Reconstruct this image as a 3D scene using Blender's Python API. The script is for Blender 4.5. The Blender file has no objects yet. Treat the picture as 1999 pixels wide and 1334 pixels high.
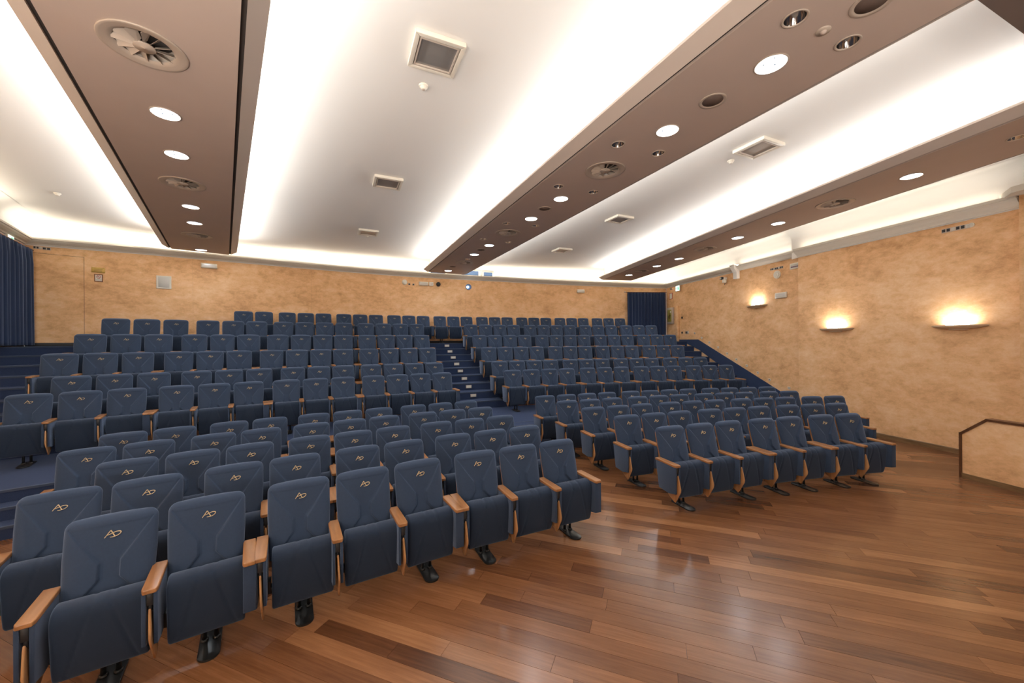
import bpy, bmesh, math, random
from mathutils import Vector, Matrix
random.seed(11)
C = bpy.context.scene.collection
sc = bpy.context.scene
PI = math.pi
rad = math.radians

# ------------------------------------------------------------------ camera
CAM_H = 2.2975
FPX = 741.57
cd = bpy.data.cameras.new('camera'); cam = bpy.data.objects.new('camera', cd); C.objects.link(cam)
cd.sensor_width = 36; cd.lens = FPX / 1999 * 36
cd.clip_start = 0.05; cd.clip_end = 200
cd.shift_y = -(667 - 666.23) / 1999
cam.matrix_world = Matrix.Translation((0, 0, CAM_H)) @ Matrix.Rotation(rad(90), 4, 'X') @ Matrix.Rotation(-0.006, 4, 'Z')
sc.camera = cam
# ------------------------------------------------------------------ world and exposure
w = bpy.data.worlds.new('world'); sc.world = w; w.use_nodes = True
w.node_tree.nodes['Background'].inputs[0].default_value = (1.0, 0.93, 0.85, 1)
w.node_tree.nodes['Background'].inputs[1].default_value = 0.3
sc.view_settings.view_transform = 'Standard'; sc.view_settings.look = 'None'
sc.view_settings.gamma = 1; sc.view_settings.use_curve_mapping = False
sc.view_settings.exposure = 0.0
COVE_W = 12.0        # watts per metre of cove tube
FILL_W = 22.0
SCONCE_W = 11.0
DOWN_W = 18.0
UPFILL_W = 190.0

def area(name, loc, sx, sy, power, col, direction, spread=PI):
    l = bpy.data.lights.new(name, 'AREA'); l.shape = 'RECTANGLE'; l.size = sx; l.size_y = sy
    l.energy = power; l.color = col; l.spread = spread
    o = bpy.data.objects.new(name, l); C.objects.link(o)
    z = -Vector(direction[0]).normalized(); x = Vector(direction[1]).normalized(); y = z.cross(x)
    m = Matrix((x, y, z)).transposed().to_4x4(); m.translation = loc
    o.matrix_world = m
    o['label'] = name.replace('_', ' '); o['kind'] = 'structure'
    return o
# two added fill lights above the camera, no real fittings, shining into the hall
area('added_fill_light_left', (-1.6, -0.6, 4.6), 3.0, 0.8, FILL_W, (1, .94, .86), ((-.30, .75, -.6), (.93, .37, 0)))
area('added_fill_light_right', (4.4, 1.0, 4.6), 3.0, 0.8, FILL_W, (1, .94, .86), ((-.15, .8, -.6), (.95, .2, 0)))

# added upward fill lights behind the camera, to brighten the beam undersides
area('added_upward_fill_left', (-1.5, -1.4, 1.9), 2.6, 0.8, UPFILL_W * 1.7, (1, .93, .85), ((-.25, .34, .9), (.93, .37, 0)))
area('added_upward_fill_right', (4.2, -1.0, 1.9), 3.0, 0.8, UPFILL_W * .5, (1, .93, .85), ((.05, .36, .9), (1, 0, 0)))

# ------------------------------------------------------------------ geometry helpers
CX, CY = 9.3205, -14.6391          # centre the rows and the back wall curve round
def pol(R, deg, z=None):
    a = rad(deg); x, y = CX + R * math.sin(a), CY + R * math.cos(a)
    return (x, y) if z is None else (x, y, z)

class MB:
    def __init__(s): s.v = []; s.f = []; s.sm = []
    def add(s, vs, fs, smooth=False):
        n = len(s.v); s.v += [tuple(v) for v in vs]; s.f += [tuple(i + n for i in f) for f in fs]; s.sm += [smooth] * len(fs)
    def box(s, x0, x1, y0, y1, z0, z1):
        s.add([(x0,y0,z0),(x1,y0,z0),(x1,y1,z0),(x0,y1,z0),(x0,y0,z1),(x1,y0,z1),(x1,y1,z1),(x0,y1,z1)],
              [(0,3,2,1),(4,5,6,7),(0,1,5,4),(1,2,6,5),(2,3,7,6),(3,0,4,7)])
    def prism(s, poly, axis, a0, a1):
        # poly in the two other axes; axis 'x','y','z'
        n = len(poly)
        def P(p, a):
            return (a, p[0], p[1]) if axis == 'x' else (p[0], a, p[1]) if axis == 'y' else (p[0], p[1], a)
        vs = [P(p, a0) for p in poly] + [P(p, a1) for p in poly]
        fs = [tuple(range(n))[::-1], tuple(range(n, 2 * n))] + [(i, (i+1) % n, n + (i+1) % n, n + i) for i in range(n)]
        s.add(vs, fs)
    def lathe(s, prof, cx=0, cy=0, n=32, smooth=True):
        vs = []
        for r, z in prof:
            for k in range(n): vs.append((cx + r * math.cos(2*PI*k/n), cy + r * math.sin(2*PI*k/n), z))
        fs = []
        for i in range(len(prof) - 1):
            for k in range(n):
                a, b = i*n + k, i*n + (k+1) % n
                fs.append((a, b, b + n, a + n))
        s.add(vs, fs, smooth)
    def tube(s, pts, r, n=8):
        vs = []; fs = []
        P = [Vector(p) for p in pts]
        for i, p in enumerate(P):
            t = (P[min(i+1, len(P)-1)] - P[max(i-1, 0)]).normalized()
            a = t.cross(Vector((0, 0, 1)));
            if a.length < 1e-3: a = Vector((1, 0, 0))
            a.normalize(); b = t.cross(a)
            for k in range(n): vs.append(p + a * r * math.cos(2*PI*k/n) + b * r * math.sin(2*PI*k/n))
        for i in range(len(P)-1):
            for k in range(n): fs.append((i*n+k, i*n+(k+1)%n, (i+1)*n+(k+1)%n, (i+1)*n+k))
        fs.append(tuple(range(n))[::-1]); fs.append(tuple(range((len(P)-1)*n, len(P)*n)))
        s.add(vs, fs, True)
    def mesh(s, name, mats, fix=True):
        me = bpy.data.meshes.new(name); me.from_pydata(s.v, [], s.f)
        me.polygons.foreach_set('use_smooth', s.sm)
        for m in (mats if isinstance(mats, (list, tuple)) else [mats]): me.materials.append(m)
        if fix:
            bm = bmesh.new(); bm.from_mesh(me); bmesh.ops.recalc_face_normals(bm, faces=bm.faces); bm.to_mesh(me); bm.free()
        return me
    def build(s, name, mat, parent=None, fix=True):
        return obj(name, s.mesh(name, mat, fix), parent)

def obj(name, me, parent=None):
    o = bpy.data.objects.new(name, me); C.objects.link(o)
    if parent: o.parent = parent
    return o
def tag(o, label=None, cat=None, group=None, kind=None):
    if label: o['label'] = label
    if cat: o['category'] = cat
    if group: o['group'] = group
    if kind: o['kind'] = kind
    return o
def empty(name, loc=(0, 0, 0), rz=0, parent=None):
    o = bpy.data.objects.new(name, None); C.objects.link(o); o.location = loc; o.rotation_euler = (0, 0, rz)
    o.empty_display_size = .1
    if parent: o.parent = parent
    return o
def bevel_mesh(me, w, seg=2, ang=30):
    bm = bmesh.new(); bm.from_mesh(me)
    es = [e for e in bm.edges if len(e.link_faces) == 2 and e.calc_face_angle(0) > rad(ang)]
    bmesh.ops.bevel(bm, geom=es, offset=w, segments=seg, affect='EDGES', profile=.6)
    bm.to_mesh(me); bm.free()
    me.polygons.foreach_set('use_smooth', [True] * len(me.polygons))
    try: me.set_sharp_from_angle(angle=rad(45))
    except Exception: pass
    return me

# ------------------------------------------------------------------ materials
def new_mat(name):
    m = bpy.data.materials.new(name); m.use_nodes = True
    nt = m.node_tree; return m, nt, nt.nodes['Principled BSDF']
def N(nt, t, **kw):
    n = nt.nodes.new(t)
    for k, v in kw.items(): setattr(n, k, v)
    return n
def L(nt, a, b): nt.links.new(a, b)
def simple(name, col, rough=.5, metal=0, spec=None, sheen=0, noise=0, nscale=40, bump=0, bscale=200, emit=None, es=0, coat=0):
    m, nt, b = new_mat(name)
    b.inputs['Base Color'].default_value = (*col, 1); b.inputs['Roughness'].default_value = rough; b.inputs['Metallic'].default_value = metal
    if spec is not None: b.inputs['Specular IOR Level'].default_value = spec
    if sheen:
        b.inputs['Sheen Weight'].default_value = sheen; b.inputs['Sheen Roughness'].default_value = .45
        b.inputs['Sheen Tint'].default_value = (.55, .70, 1, 1)
    if coat: b.inputs['Coat Weight'].default_value = coat
    if emit: b.inputs['Emission Color'].default_value = (*emit, 1); b.inputs['Emission Strength'].default_value = es
    tc = N(nt, 'ShaderNodeTexCoord')
    if noise:
        n = N(nt, 'ShaderNodeTexNoise'); n.inputs['Scale'].default_value = nscale; n.inputs['Detail'].default_value = 4
        L(nt, tc.outputs['Object'], n.inputs['Vector'])
        r = N(nt, 'ShaderNodeMapRange'); r.inputs[3].default_value = 1 - noise; r.inputs[4].default_value = 1 + noise
        L(nt, n.outputs['Fac'], r.inputs[0])
        mx = N(nt, 'ShaderNodeVectorMath', operation='SCALE'); mx.inputs[0].default_value = col
        L(nt, r.outputs[0], mx.inputs['Scale']); L(nt, mx.outputs[0], b.inputs['Base Color'])
    if bump:
        n = N(nt, 'ShaderNodeTexNoise'); n.inputs['Scale'].default_value = bscale; n.inputs['Detail'].default_value = 2
        L(nt, tc.outputs['Object'], n.inputs['Vector'])
        bp = N(nt, 'ShaderNodeBump'); bp.inputs['Strength'].default_value = bump; bp.inputs['Distance'].default_value = .004
        L(nt, n.outputs['Fac'], bp.inputs['Height']); L(nt, bp.outputs[0], b.inputs['Normal'])
    return m

def plaster():
    m, nt, b = new_mat('ochre_plaster')
    tc = N(nt, 'ShaderNodeNewGeometry')
    mp = N(nt, 'ShaderNodeMapping'); mp.inputs['Scale'].default_value = (1, 1, 1.7)
    L(nt, tc.outputs['Position'], mp.inputs['Vector'])
    def noise(s, d, dist, rough=.62):
        n = N(nt, 'ShaderNodeTexNoise'); n.inputs['Scale'].default_value = s; n.inputs['Detail'].default_value = d
        n.inputs['Distortion'].default_value = dist; n.inputs['Roughness'].default_value = rough
        L(nt, mp.outputs[0], n.inputs['Vector']); return n
    a = noise(1.1, 10, .2, .72); f = noise(5.0, 10, .3, .75); g = noise(30, 5, .2, .7)
    r1 = N(nt, 'ShaderNodeValToRGB'); e = r1.color_ramp.elements
    e[0].position = .35; e[0].color = (.51, .27, .118, 1)
    e[1].position = .66; e[1].color = (.87, .61, .38, 1)
    x = e.new(.50); x.color = (.75, .45, .23, 1)
    ad = N(nt, 'ShaderNodeMath', operation='MULTIPLY_ADD'); ad.inputs[1].default_value = .42
    L(nt, f.outputs['Fac'], ad.inputs[0])
    s1 = N(nt, 'ShaderNodeMath', operation='MULTIPLY'); s1.inputs[1].default_value = .58; L(nt, a.outputs['Fac'], s1.inputs[0])
    L(nt, s1.outputs[0], ad.inputs[2]); L(nt, ad.outputs[0], r1.inputs[0])
    mr = N(nt, 'ShaderNodeMapRange'); mr.inputs[1].default_value = .3; mr.inputs[2].default_value = .7; mr.inputs[3].default_value = .96; mr.inputs[4].default_value = 1.03
    L(nt, g.outputs['Fac'], mr.inputs[0])
    sc_ = N(nt, 'ShaderNodeVectorMath', operation='SCALE'); L(nt, r1.outputs[0], sc_.inputs[0]); L(nt, mr.outputs[0], sc_.inputs['Scale'])
    L(nt, sc_.outputs[0], b.inputs['Base Color'])
    b.inputs['Roughness'].default_value = .62; b.inputs['Specular IOR Level'].default_value = .25
    bp = N(nt, 'ShaderNodeBump'); bp.inputs['Strength'].default_value = .12; bp.inputs['Distance'].default_value = .01
    L(nt, f.outputs['Fac'], bp.inputs['Height']); L(nt, bp.outputs[0], b.inputs['Normal'])
    return m

PLANK_ANG = rad(-20.8)
def wood_floor():
    m, nt, b = new_mat('jatoba_floorboards')
    at = N(nt, 'ShaderNodeAttribute'); at.attribute_name = 'tone'
    ge = N(nt, 'ShaderNodeNewGeometry')
    mp = N(nt, 'ShaderNodeMapping'); mp.inputs['Rotation'].default_value = (0, 0, -PLANK_ANG)
    L(nt, ge.outputs['Position'], mp.inputs['Vector'])
    off = N(nt, 'ShaderNodeVectorMath', operation='ADD')
    mul = N(nt, 'ShaderNodeMath', operation='MULTIPLY'); mul.inputs[1].default_value = 37.0; L(nt, at.outputs['Fac'], mul.inputs[0])
    cb = N(nt, 'ShaderNodeCombineXYZ'); L(nt, mul.outputs[0], cb.inputs[0]); L(nt, mul.outputs[0], cb.inputs[1])
    L(nt, mp.outputs[0], off.inputs[0]); L(nt, cb.outputs[0], off.inputs[1])
    st = N(nt, 'ShaderNodeVectorMath', operation='MULTIPLY'); st.inputs[1].default_value = (1.2, 26, 1); L(nt, off.outputs[0], st.inputs[0])
    n1 = N(nt, 'ShaderNodeTexNoise'); n1.inputs['Scale'].default_value = 1.6; n1.inputs['Detail'].default_value = 7; n1.inputs['Roughness'].default_value = .65; n1.inputs['Distortion'].default_value = .4
    L(nt, st.outputs[0], n1.inputs['Vector'])
    st2 = N(nt, 'ShaderNodeVectorMath', operation='MULTIPLY'); st2.inputs[1].default_value = (1.0, 3.4, 1); L(nt, off.outputs[0], st2.inputs[0])
    n2 = N(nt, 'ShaderNodeTexNoise'); n2.inputs['Scale'].default_value = 1.5; n2.inputs['Detail'].default_value = 4; L(nt, st2.outputs[0], n2.inputs['Vector'])
    ramp = N(nt, 'ShaderNodeValToRGB'); e = ramp.color_ramp.elements
    e[0].position = 0; e[0].color = (.035, .013, .007, 1); e[1].position = 1; e[1].color = (.33, .155, .07, 1)
    x = e.new(.35); x.color = (.115, .046, .020, 1); x = e.new(.7); x.color = (.215, .092, .038, 1)
    s = N(nt, 'ShaderNodeMath', operation='MULTIPLY_ADD'); s.inputs[1].default_value = .62; L(nt, at.outputs['Fac'], s.inputs[0])
    a2 = N(nt, 'ShaderNodeMath', operation='MULTIPLY_ADD'); a2.inputs[1].default_value = .62; a2.inputs[2].default_value = -.22; L(nt, n1.outputs['Fac'], a2.inputs[0])
    a3 = N(nt, 'ShaderNodeMath', operation='MULTIPLY_ADD'); a3.inputs[1].default_value = .45; L(nt, n2.outputs['Fac'], a3.inputs[0]); L(nt, a2.outputs[0], a3.inputs[2])
    L(nt, a3.outputs[0], s.inputs[2]); L(nt, s.outputs[0], ramp.inputs[0]); L(nt, ramp.outputs[0], b.inputs['Base Color'])
    n3 = N(nt, 'ShaderNodeTexNoise'); n3.inputs['Scale'].default_value = 2.2; n3.inputs['Detail'].default_value = 6; L(nt, ge.outputs['Position'], n3.inputs['Vector'])
    rr = N(nt, 'ShaderNodeMapRange'); rr.inputs[1].default_value = .35; rr.inputs[2].default_value = .65; rr.inputs[3].default_value = .215; rr.inputs[4].default_value = .25
    L(nt, n3.outputs['Fac'], rr.inputs[0]); L(nt, rr.outputs[0], b.inputs['Roughness'])
    bp = N(nt, 'ShaderNodeBump'); bp.inputs['Strength'].default_value = .05; bp.inputs['Distance'].default_value = .003
    L(nt, n1.outputs['Fac'], bp.inputs['Height']); L(nt, bp.outputs[0], b.inputs['Normal'])
    b.inputs['Specular IOR Level'].default_value = .5
    return m
def grain(name, c0, c1, scale=(3, 40, 40), rough=.35):
    m, nt, b = new_mat(name); tc = N(nt, 'ShaderNodeTexCoord')
    st = N(nt, 'ShaderNodeVectorMath', operation='MULTIPLY'); st.inputs[1].default_value = scale; L(nt, tc.outputs['Object'], st.inputs[0])
    n = N(nt, 'ShaderNodeTexNoise'); n.inputs['Scale'].default_value = 1; n.inputs['Detail'].default_value = 4; L(nt, st.outputs[0], n.inputs['Vector'])
    r = N(nt, 'ShaderNodeValToRGB'); r.color_ramp.elements[0].position = .3; r.color_ramp.elements[1].position = .7
    r.color_ramp.elements[0].color = (*c0, 1); r.color_ramp.elements[1].color = (*c1, 1)
    L(nt, n.outputs['Fac'], r.inputs[0]); L(nt, r.outputs[0], b.inputs['Base Color']); b.inputs['Roughness'].default_value = rough
    return m

M = {}
M['plaster'] = plaster()
M['floor'] = wood_floor()
M['white'] = simple('white_paint', (.80, .775, .735), .7)
M['cornice'] = simple('cornice_paint', (.60, .56, .49), .6)
M['taupe'] = simple('taupe_panel', (0.56, .46, .40), .6, noise=.04, nscale=3)
M['lip'] = simple('cove_lip_paint', (.58, .50, .44), .5)
M['gap'] = simple('shadow_gap', (.05, .04, .035), .8)
M['soffit'] = simple('dark_soffit', (.16, .125, .11), .7)
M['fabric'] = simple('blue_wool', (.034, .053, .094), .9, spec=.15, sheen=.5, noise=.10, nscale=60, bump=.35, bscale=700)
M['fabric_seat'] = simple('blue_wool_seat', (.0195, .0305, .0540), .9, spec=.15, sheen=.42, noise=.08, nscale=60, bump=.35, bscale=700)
M['carpet'] = simple('blue_carpet', (.030, .046, .100), .95, spec=.1, sheen=.12, noise=.35, nscale=160, bump=.6, bscale=400)
M['nosing'] = simple('carpet_nosing', (.035, .05, .09), .9, sheen=.2)
M['arm'] = grain('beech_armrest', (.27, .12, .045), (.40, .19, .075), (30, 4, 30), .28)
M['tablet'] = grain('beech_ply', (.36, .18, .075), (.50, .27, .12), (30, 30, 4), .35)
M['shell'] = grain('back_shell_ply', (.26, .115, .045), (.38, .18, .075), (30, 30, 4), .35)
M['tierwood'] = grain('tier_wood', (.20, .085, .035), (.30, .135, .058), (2, 8, 8), .35)
M['baseboard'] = grain('oak_baseboard', (.15, .085, .035), (.23, .135, .06), (4, 4, 40), .4)
M['cap'] = grain('dark_capping', (.075, .030, .012), (.13, .055, .024), (6, 6, 6), .35)
M['black'] = simple('black_metal', (.012, .013, .014), .28, metal=.0, spec=.6)
M['dark'] = simple('dark_plastic', (.02, .021, .024), .5)
M['chrome'] = simple('chrome', (.8, .8, .8), .12, metal=1)
M['gold'] = simple('gold_thread', (.56, .42, .24), .5)
M['curtain'] = simple('blue_velvet', (.020, .034, .080), .8, spec=.15, sheen=.35, noise=.1, nscale=20)
M['plastic'] = simple('ivory_plastic', (.72, .66, .56), .4)
M['beigemetal'] = simple('beige_metal', (.50, .42, .35), .4)
M['glassy'] = simple('frosted_glass', (.62, .60, .56), .2, coat=.5)
M['panelgrey'] = simple('grey_reflector', (.30, .28, .26), .25, metal=.3)
M['lamp'] = simple('lamp_lens', (.9, .95, 1), .3, emit=(.70, .82, 1), es=1.25)
M['tube'] = simple('sconce_tube', (1, 1, 1), .3, emit=(1, .9, .75), es=25)
M['exit'] = simple('exit_glow', (.6, .9, .8), .3, emit=(.75, 1, .9), es=1.4)
M['exitgreen'] = simple('exit_green', (.05, .4, .2), .4, emit=(.1, .6, .35), es=.8)
M['proj'] = simple('projector_glow', (1, 1, 1), .2, emit=(.75, .88, 1), es=40)
M['yellow'] = simple('brass_yellow', (.62, .40, .10), .35)
M['olive'] = simple('yellow_lettering', (.30, .19, .04), .5)
M['paper'] = simple('paper', (.66, .63, .56), .6)
M['papergrey'] = simple('paper_print', (.54, .53, .49), .6)
M['red'] = simple('red_print', (.45, .06, .05), .5)
M['brownframe'] = simple('brown_frame', (.20, .075, .03), .45)
M['purple'] = simple('purple_print', (.20, .11, .16), .5)
M['bluewin'] = simple('blue_booth_glass', (.10, .17, .32), .12, coat=.4)
M['cablegreen'] = simple('cabinet_yellow_green', (.28, .24, .04), .5)
M['sconce'] = simple('sconce_metal', (.66, .50, .34), .4)

# ------------------------------------------------------------------ room outline
ZT = 5.42          # ceiling
def left_wall(Y): return -11.37 - .782 * (Y - 8.44)
BL = (-12.19, 9.49); BR = (7.19, 17.66)
angL = math.degrees(math.atan2(BL[0]-CX, BL[1]-CY)); angR = math.degrees(math.atan2(BR[0]-CX, BR[1]-CY))
RW = 32.4
NW0, NW1 = (9.05, 6.72), (8.088, 10.72)      # near right wall
FW0, FW1 = (8.25, 10.75), BR                 # rear right wall
FL = (left_wall(-2.2), -2.2); FR = (11.2, -2.2)
def cz(t): return t
arc = []
NA = 48
zs = [(angL, 4.81), (-38, 4.87), (-33, 4.89), (-25, 4.86), (-18, 4.86), (-10, 4.79), (angR, 4.725)]
def zcorn(a):
    for (a0, z0), (a1, z1) in zip(zs, zs[1:]):
        if a <= a1: return z0 + (z1 - z0) * (a - a0) / (a1 - a0)
    return zs[-1][1]
for k in range(NA + 1):
    a = angL + (angR - angL) * k / NA
    arc.append((*pol(RW, a), zcorn(a)))

def miter(path, closed=False):
    out = []
    for i, p in enumerate(path):
        a = path[max(i-1, 0)]; b = path[min(i+1, len(path)-1)]
        d0 = Vector((p[0]-a[0], p[1]-a[1])); d1 = Vector((b[0]-p[0], b[1]-p[1]))
        if d0.length < 1e-6: d0 = d1
        if d1.length < 1e-6: d1 = d0
        d0.normalize(); d1.normalize()
        n0 = Vector((d0.y, -d0.x)); n1 = Vector((d1.y, -d1.x))   # right-hand side = room side for left->right paths
        n = (n0 + n1); n.normalize(); s = 1 / max(.4, n.dot(n0))
        out.append(n * s)
    return out
def sweep(path, prof, closed_prof=True):
    """path: (x,y,z); prof: (inward offset, z relative)"""
    mb = MB(); ms = miter(path); n = len(prof); vs = []; fs = []
    for p, m in zip(path, ms):
        for d, z in prof: vs.append((p[0] + m.x * d, p[1] + m.y * d, p[2] + z))
    rng = n if closed_prof else n - 1
    for i in range(len(path) - 1):
        for k in range(rng):
            fs.append((i*n+k, i*n+(k+1) % n, (i+1)*n+(k+1) % n, (i+1)*n+k))
    if closed_prof: fs.append(tuple(range(n))); fs.append(tuple(range((len(path)-1)*n, len(path)*n)))
    mb.add(vs, fs)
    return mb
def flat(path, z): return [(p[0], p[1], z) for p in path]

# ---- walls
wb = sweep(flat(arc, 0), [(-.012, 0), (-.012, 5.0), (-.3, 5.0), (-.3, 0)]).build('wall_back', M['gap']); tag(wb, kind='structure')
seams = [angL, -39.94, -35.99, -30.31, -25.55, -20.3, -15.06, -9.94, angR]
def arc_panel(a0, a1, z0, z1, name, parent, mat, g=.004, t=.012):
    n = max(2, int((a1 - a0) / .6)); dg = math.degrees(g / 2 / RW)
    pts = [(*pol(RW, a0 + dg + (a1 - a0 - 2*dg) * k / n), 0) for k in range(n + 1)]
    return sweep(pts, [(0, z0), (0, z1), (-t, z1), (-t, z0)]).build(name, mat, parent)
arc_panel(angL, -39.94, 4.622, 5.0, 'wall_panel', wb, M['plaster'])
for a0, a1 in zip(seams[1:], seams[2:]): arc_panel(a0, a1, 1.9, 5.0, 'wall_panel', wb, M['plaster'], g=.0018)
door = arc_panel(angL + .02, -39.94, 2.30, 4.614, 'door_1', None, M['plaster'], g=.014, t=.010); tag(door, 'flush plastered door in the back wall beside the left curtain', kind='structure')
# left wall
wl = sweep([(FL[0], FL[1], 0), (BL[0], BL[1], 0)], [(0, 0), (0, 5.0), (-.25, 5.0), (-.25, 0)]).build('wall_left', M['plaster']); tag(wl, kind='structure')
# right wall, rear and near part
wr = sweep([(FW1[0], FW1[1], 0), (FW0[0] + .046, FW0[1] - .3, 0)], [(0, 0), (0, 4.78), (-.25, 4.78), (-.25, 0)]).build('wall_right', M['plaster']); tag(wr, kind='structure')
sweep([(NW1[0], NW1[1], 0), (NW0[0], NW0[1], 0), (9.05 + .2405 * 9, 6.72 - 9, 0)], [(0, 0), (0, 4.72), (-.35, 4.72), (-.35, 0)]).build('wall_section', M['plaster'], wr)
# pilaster at the right edge
mb = MB(); d = Vector((.2405, -1)).normalized(); nn = Vector((-d.y * -1, d.x * -1))
inw = Vector((-d.y, d.x)); inw = inw if inw.x < 0 else -inw
e0 = Vector((8.965, 6.70)) + inw * .0
pts = [e0 + d * .02 + inw * .06, e0 + d * 1.2 + inw * .06, e0 + d * 1.2 - inw * .3, e0 + d * .02 - inw * .3]
mb.prism([(p.x, p.y) for p in pts], 'z', 0, 4.86); mb.build('wall_pilaster', M['plaster'], wr)
wf = MB(); wf.box(FL[0] - .2, FR[0] + .3, -2.5, -2.2, 0, 5.0); wf = wf.build('wall_front', M['white']); tag(wf, kind='structure')

# ---- ceiling with coves, cornice and beams
ce = MB(); cpath = [(-1.5 - 3.5, -2.4)] + [(p[0], p[1]) for p in sum([[(BL[0] - .1, BL[1])], [pol(RW + .25, angL + (angR - angL) * k / 20) for k in range(21)]], [])] + [(8.9, 10.75), (11.4, -2.4)]
ce.prism([(FL[0] - .1, -2.45)] + cpath[1:], 'z', ZT, ZT + .15)
ceil = ce.build('ceiling', M['white']); tag(ceil, kind='structure')
fr = [(.0, -.02), (.0, .25)] + [(.0 + .38 * (1 - math.cos(t)), .25 + (ZT - 5.10) * math.sin(t)) for t in [PI/2*k/8 for k in range(1, 9)]]
def frieze(path, name):
    mb = MB(); ms = miter(path); vs = []; fs = []; n = 12
    for p, m in zip(path, ms):
        z0 = p[2] - .02; zc = ZT - .34
        prof = [(0, z0), (0, zc)] + [(.34 * (1 - math.cos(t)), zc + .335 * math.sin(t)) for t in [PI/2*k/10 for k in range(1, 11)]]
        n = len(prof)
        for d_, z in prof: vs.append((p[0] + m.x * (d_ + .01), p[1] + m.y * (d_ + .01), z))
    for i in range(len(path) - 1):
        for k in range(n - 1): fs.append((i*n+k, i*n+k+1, (i+1)*n+k+1, (i+1)*n+k))
    mb.add(vs, fs, True); return mb.build(name, M['white'], ceil)
CP = [(.0, 0), (.035, 0), (.05, .03), (.09, .055), (.13, .09), (.15, .12), (.17, .125), (.17, .165), (.15, .165), (.15, .14), (.0, .14)]
pL = [(FL[0], FL[1], 4.78), (BL[0], BL[1], 4.81)]
full = pL[:1] + [(p[0], p[1], p[2]) for p in arc]
frieze(full, 'cove_frieze'); sweep(full, CP).build('cornice', M['cornice'], ceil)
rp = [(BR[0], BR[1], 4.725), (8.235, 10.95, 4.665)]
rp2 = [(8.088, 10.72, 4.62), (9.05, 6.72, 4.615), (11.2, -2.2, 4.6)]
frieze(rp + [(8.25, 10.85, 4.66)], 'cove_frieze'); sweep(rp + [(8.25, 10.86, 4.66)], CP).build('cornice', M['cornice'], ceil)
frieze([(8.088 - .0, 10.95, 4.62)] + rp2[:], 'cove_frieze')
CP2 = [(a * 1.15, b * 1.25) for a, b in CP]
sweep([(8.09, 10.72, 4.62), (8.95, 7.13, 4.615), (9.05, 6.72, 4.615)], CP2).build('cornice', M['cornice'], ceil)
# cornice return round the pilaster
mb = MB(); q = [(8.93, 6.95), (8.62, 6.55), (8.70, 5.9), (9.3, 5.6), (9.2, 6.9)]
mb.prism(q, 'z', 4.80, 4.905); mb.build('cornice_return', M['cornice'], ceil)

def tube_lights(path, off, zoff, wpm, col, tilt=.0, name='cove_tube_light'):
    ms = miter(path)
    for i in range(len(path) - 1):
        a = Vector((path[i][0] + ms[i].x * off, path[i][1] + ms[i].y * off, path[i][2] + zoff))
        b = Vector((path[i+1][0] + ms[i+1].x * off, path[i+1][1] + ms[i+1].y * off, path[i+1][2] + zoff))
        ln = (b - a).length; d_ = (b - a) / ln
        nrm = Vector((d_.y, -d_.x, 0))
        area(name, (a + b) / 2, ln * .97, .05, wpm * ln, col, ((nrm * tilt) + Vector((0, 0, 1)), d_))
WARM = (1, .90, .74); NEUT = (1, .98, .95)
coarse = [arc[k] for k in range(0, NA + 1, 8)]
tube_lights(coarse, .10, .175, COVE_W * .50, WARM, .35)
tube_lights([(BL[0] + .9*1.1, BL[1] - 1.1, 4.8)[:3], (BL[0], BL[1], 4.81)], .10, .175, COVE_W * .3, WARM, .35)
tube_lights([(-6.5, left_wall(0)*0 + (8.44 - (-6.5 + 11.37) / .782), 4.79), (-11.0, 8.44 - (-11.0 + 11.37) / .782, 4.8)], .10, .175, COVE_W * .4, WARM, .35)
tube_lights([(BR[0], BR[1] - .1, 4.725), (8.235, 10.95, 4.665)], .10, .175, COVE_W * .26, WARM, .35)
tube_lights([(8.09, 10.7, 4.62), (9.0, 6.9, 4.615)], .11, .20, COVE_W * .24, WARM, .35)

# beams: axis direction angle, offsets of the panel edges, start and end along the axis
ZB = 4.92
BEAMS = [dict(a=-37.1, l=-1.17, r=.115, s0=-1.6, s1=14.1, e=0), dict(a=-24.35, l=3.06, r=4.46, s0=1.0, s1=14.35, e=0), dict(a=-10.2, l=6.79, r=8.10, s0=2.6, s1=15.45, e=0)]
def bframe(B):
    a = rad(B['a']); return Vector((math.sin(a), math.cos(a))), Vector((math.cos(a), -math.sin(a)))
HOLES = {0: [], 1: [], 2: []}
def to_local(bi, x, y):
    d_, n_ = bframe(BEAMS[bi]); p = Vector((x, y)); return p.dot(n_), p.dot(d_)
# ceiling fittings: beam, kind, x, y
FIT = [(0,'v',-3.237,3.362),(0,'d',-3.942,4.338),(0,'d',-4.647,5.282),(0,'v',-5.401,6.252),(0,'d',-6.155,7.298),(0,'d',-6.914,8.295),(0,'v',-7.661,9.264),(0,'d',-8.737,10.693),
 (1,'s',2.327,3.102),(1,'s',2.983,3.357),(1,'d',2.479,3.614),(1,'k',2.215,4.165),(1,'d',1.96,4.75),(1,'s',1.43,5.078),(1,'s',2.064,5.321),(1,'v',1.449,5.855),(1,'s',.802,6.446),(1,'s',1.448,6.70),
 (1,'d',.918,7.004),(1,'k',.662,7.542),(1,'d',.427,8.137),(1,'s',-.104,8.445),(1,'s',.546,8.645),(1,'v',-.09,9.205),(1,'s',-.714,9.745),(1,'s',-.086,10.062),(1,'d',-.607,10.372),(1,'k',-.873,10.889),
 (1,'d',-1.12,11.462),(1,'s',-1.395,12.098),(1,'v',-1.568,12.66),(1,'k',-2.06,13.32),(1,'d',-2.35,14.05),(1,'k',2.82,2.96),
 (2,'s',6.62,4.97),(2,'d',6.453,6.124),(2,'v',6.268,7.354),(2,'d',6.015,8.563),(2,'d',5.804,9.744),(2,'v',5.564,10.927),(2,'d',5.383,12.21),(2,'d',5.124,13.409),(2,'v',4.885,14.40),(2,'d',4.70,15.22)]
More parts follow.
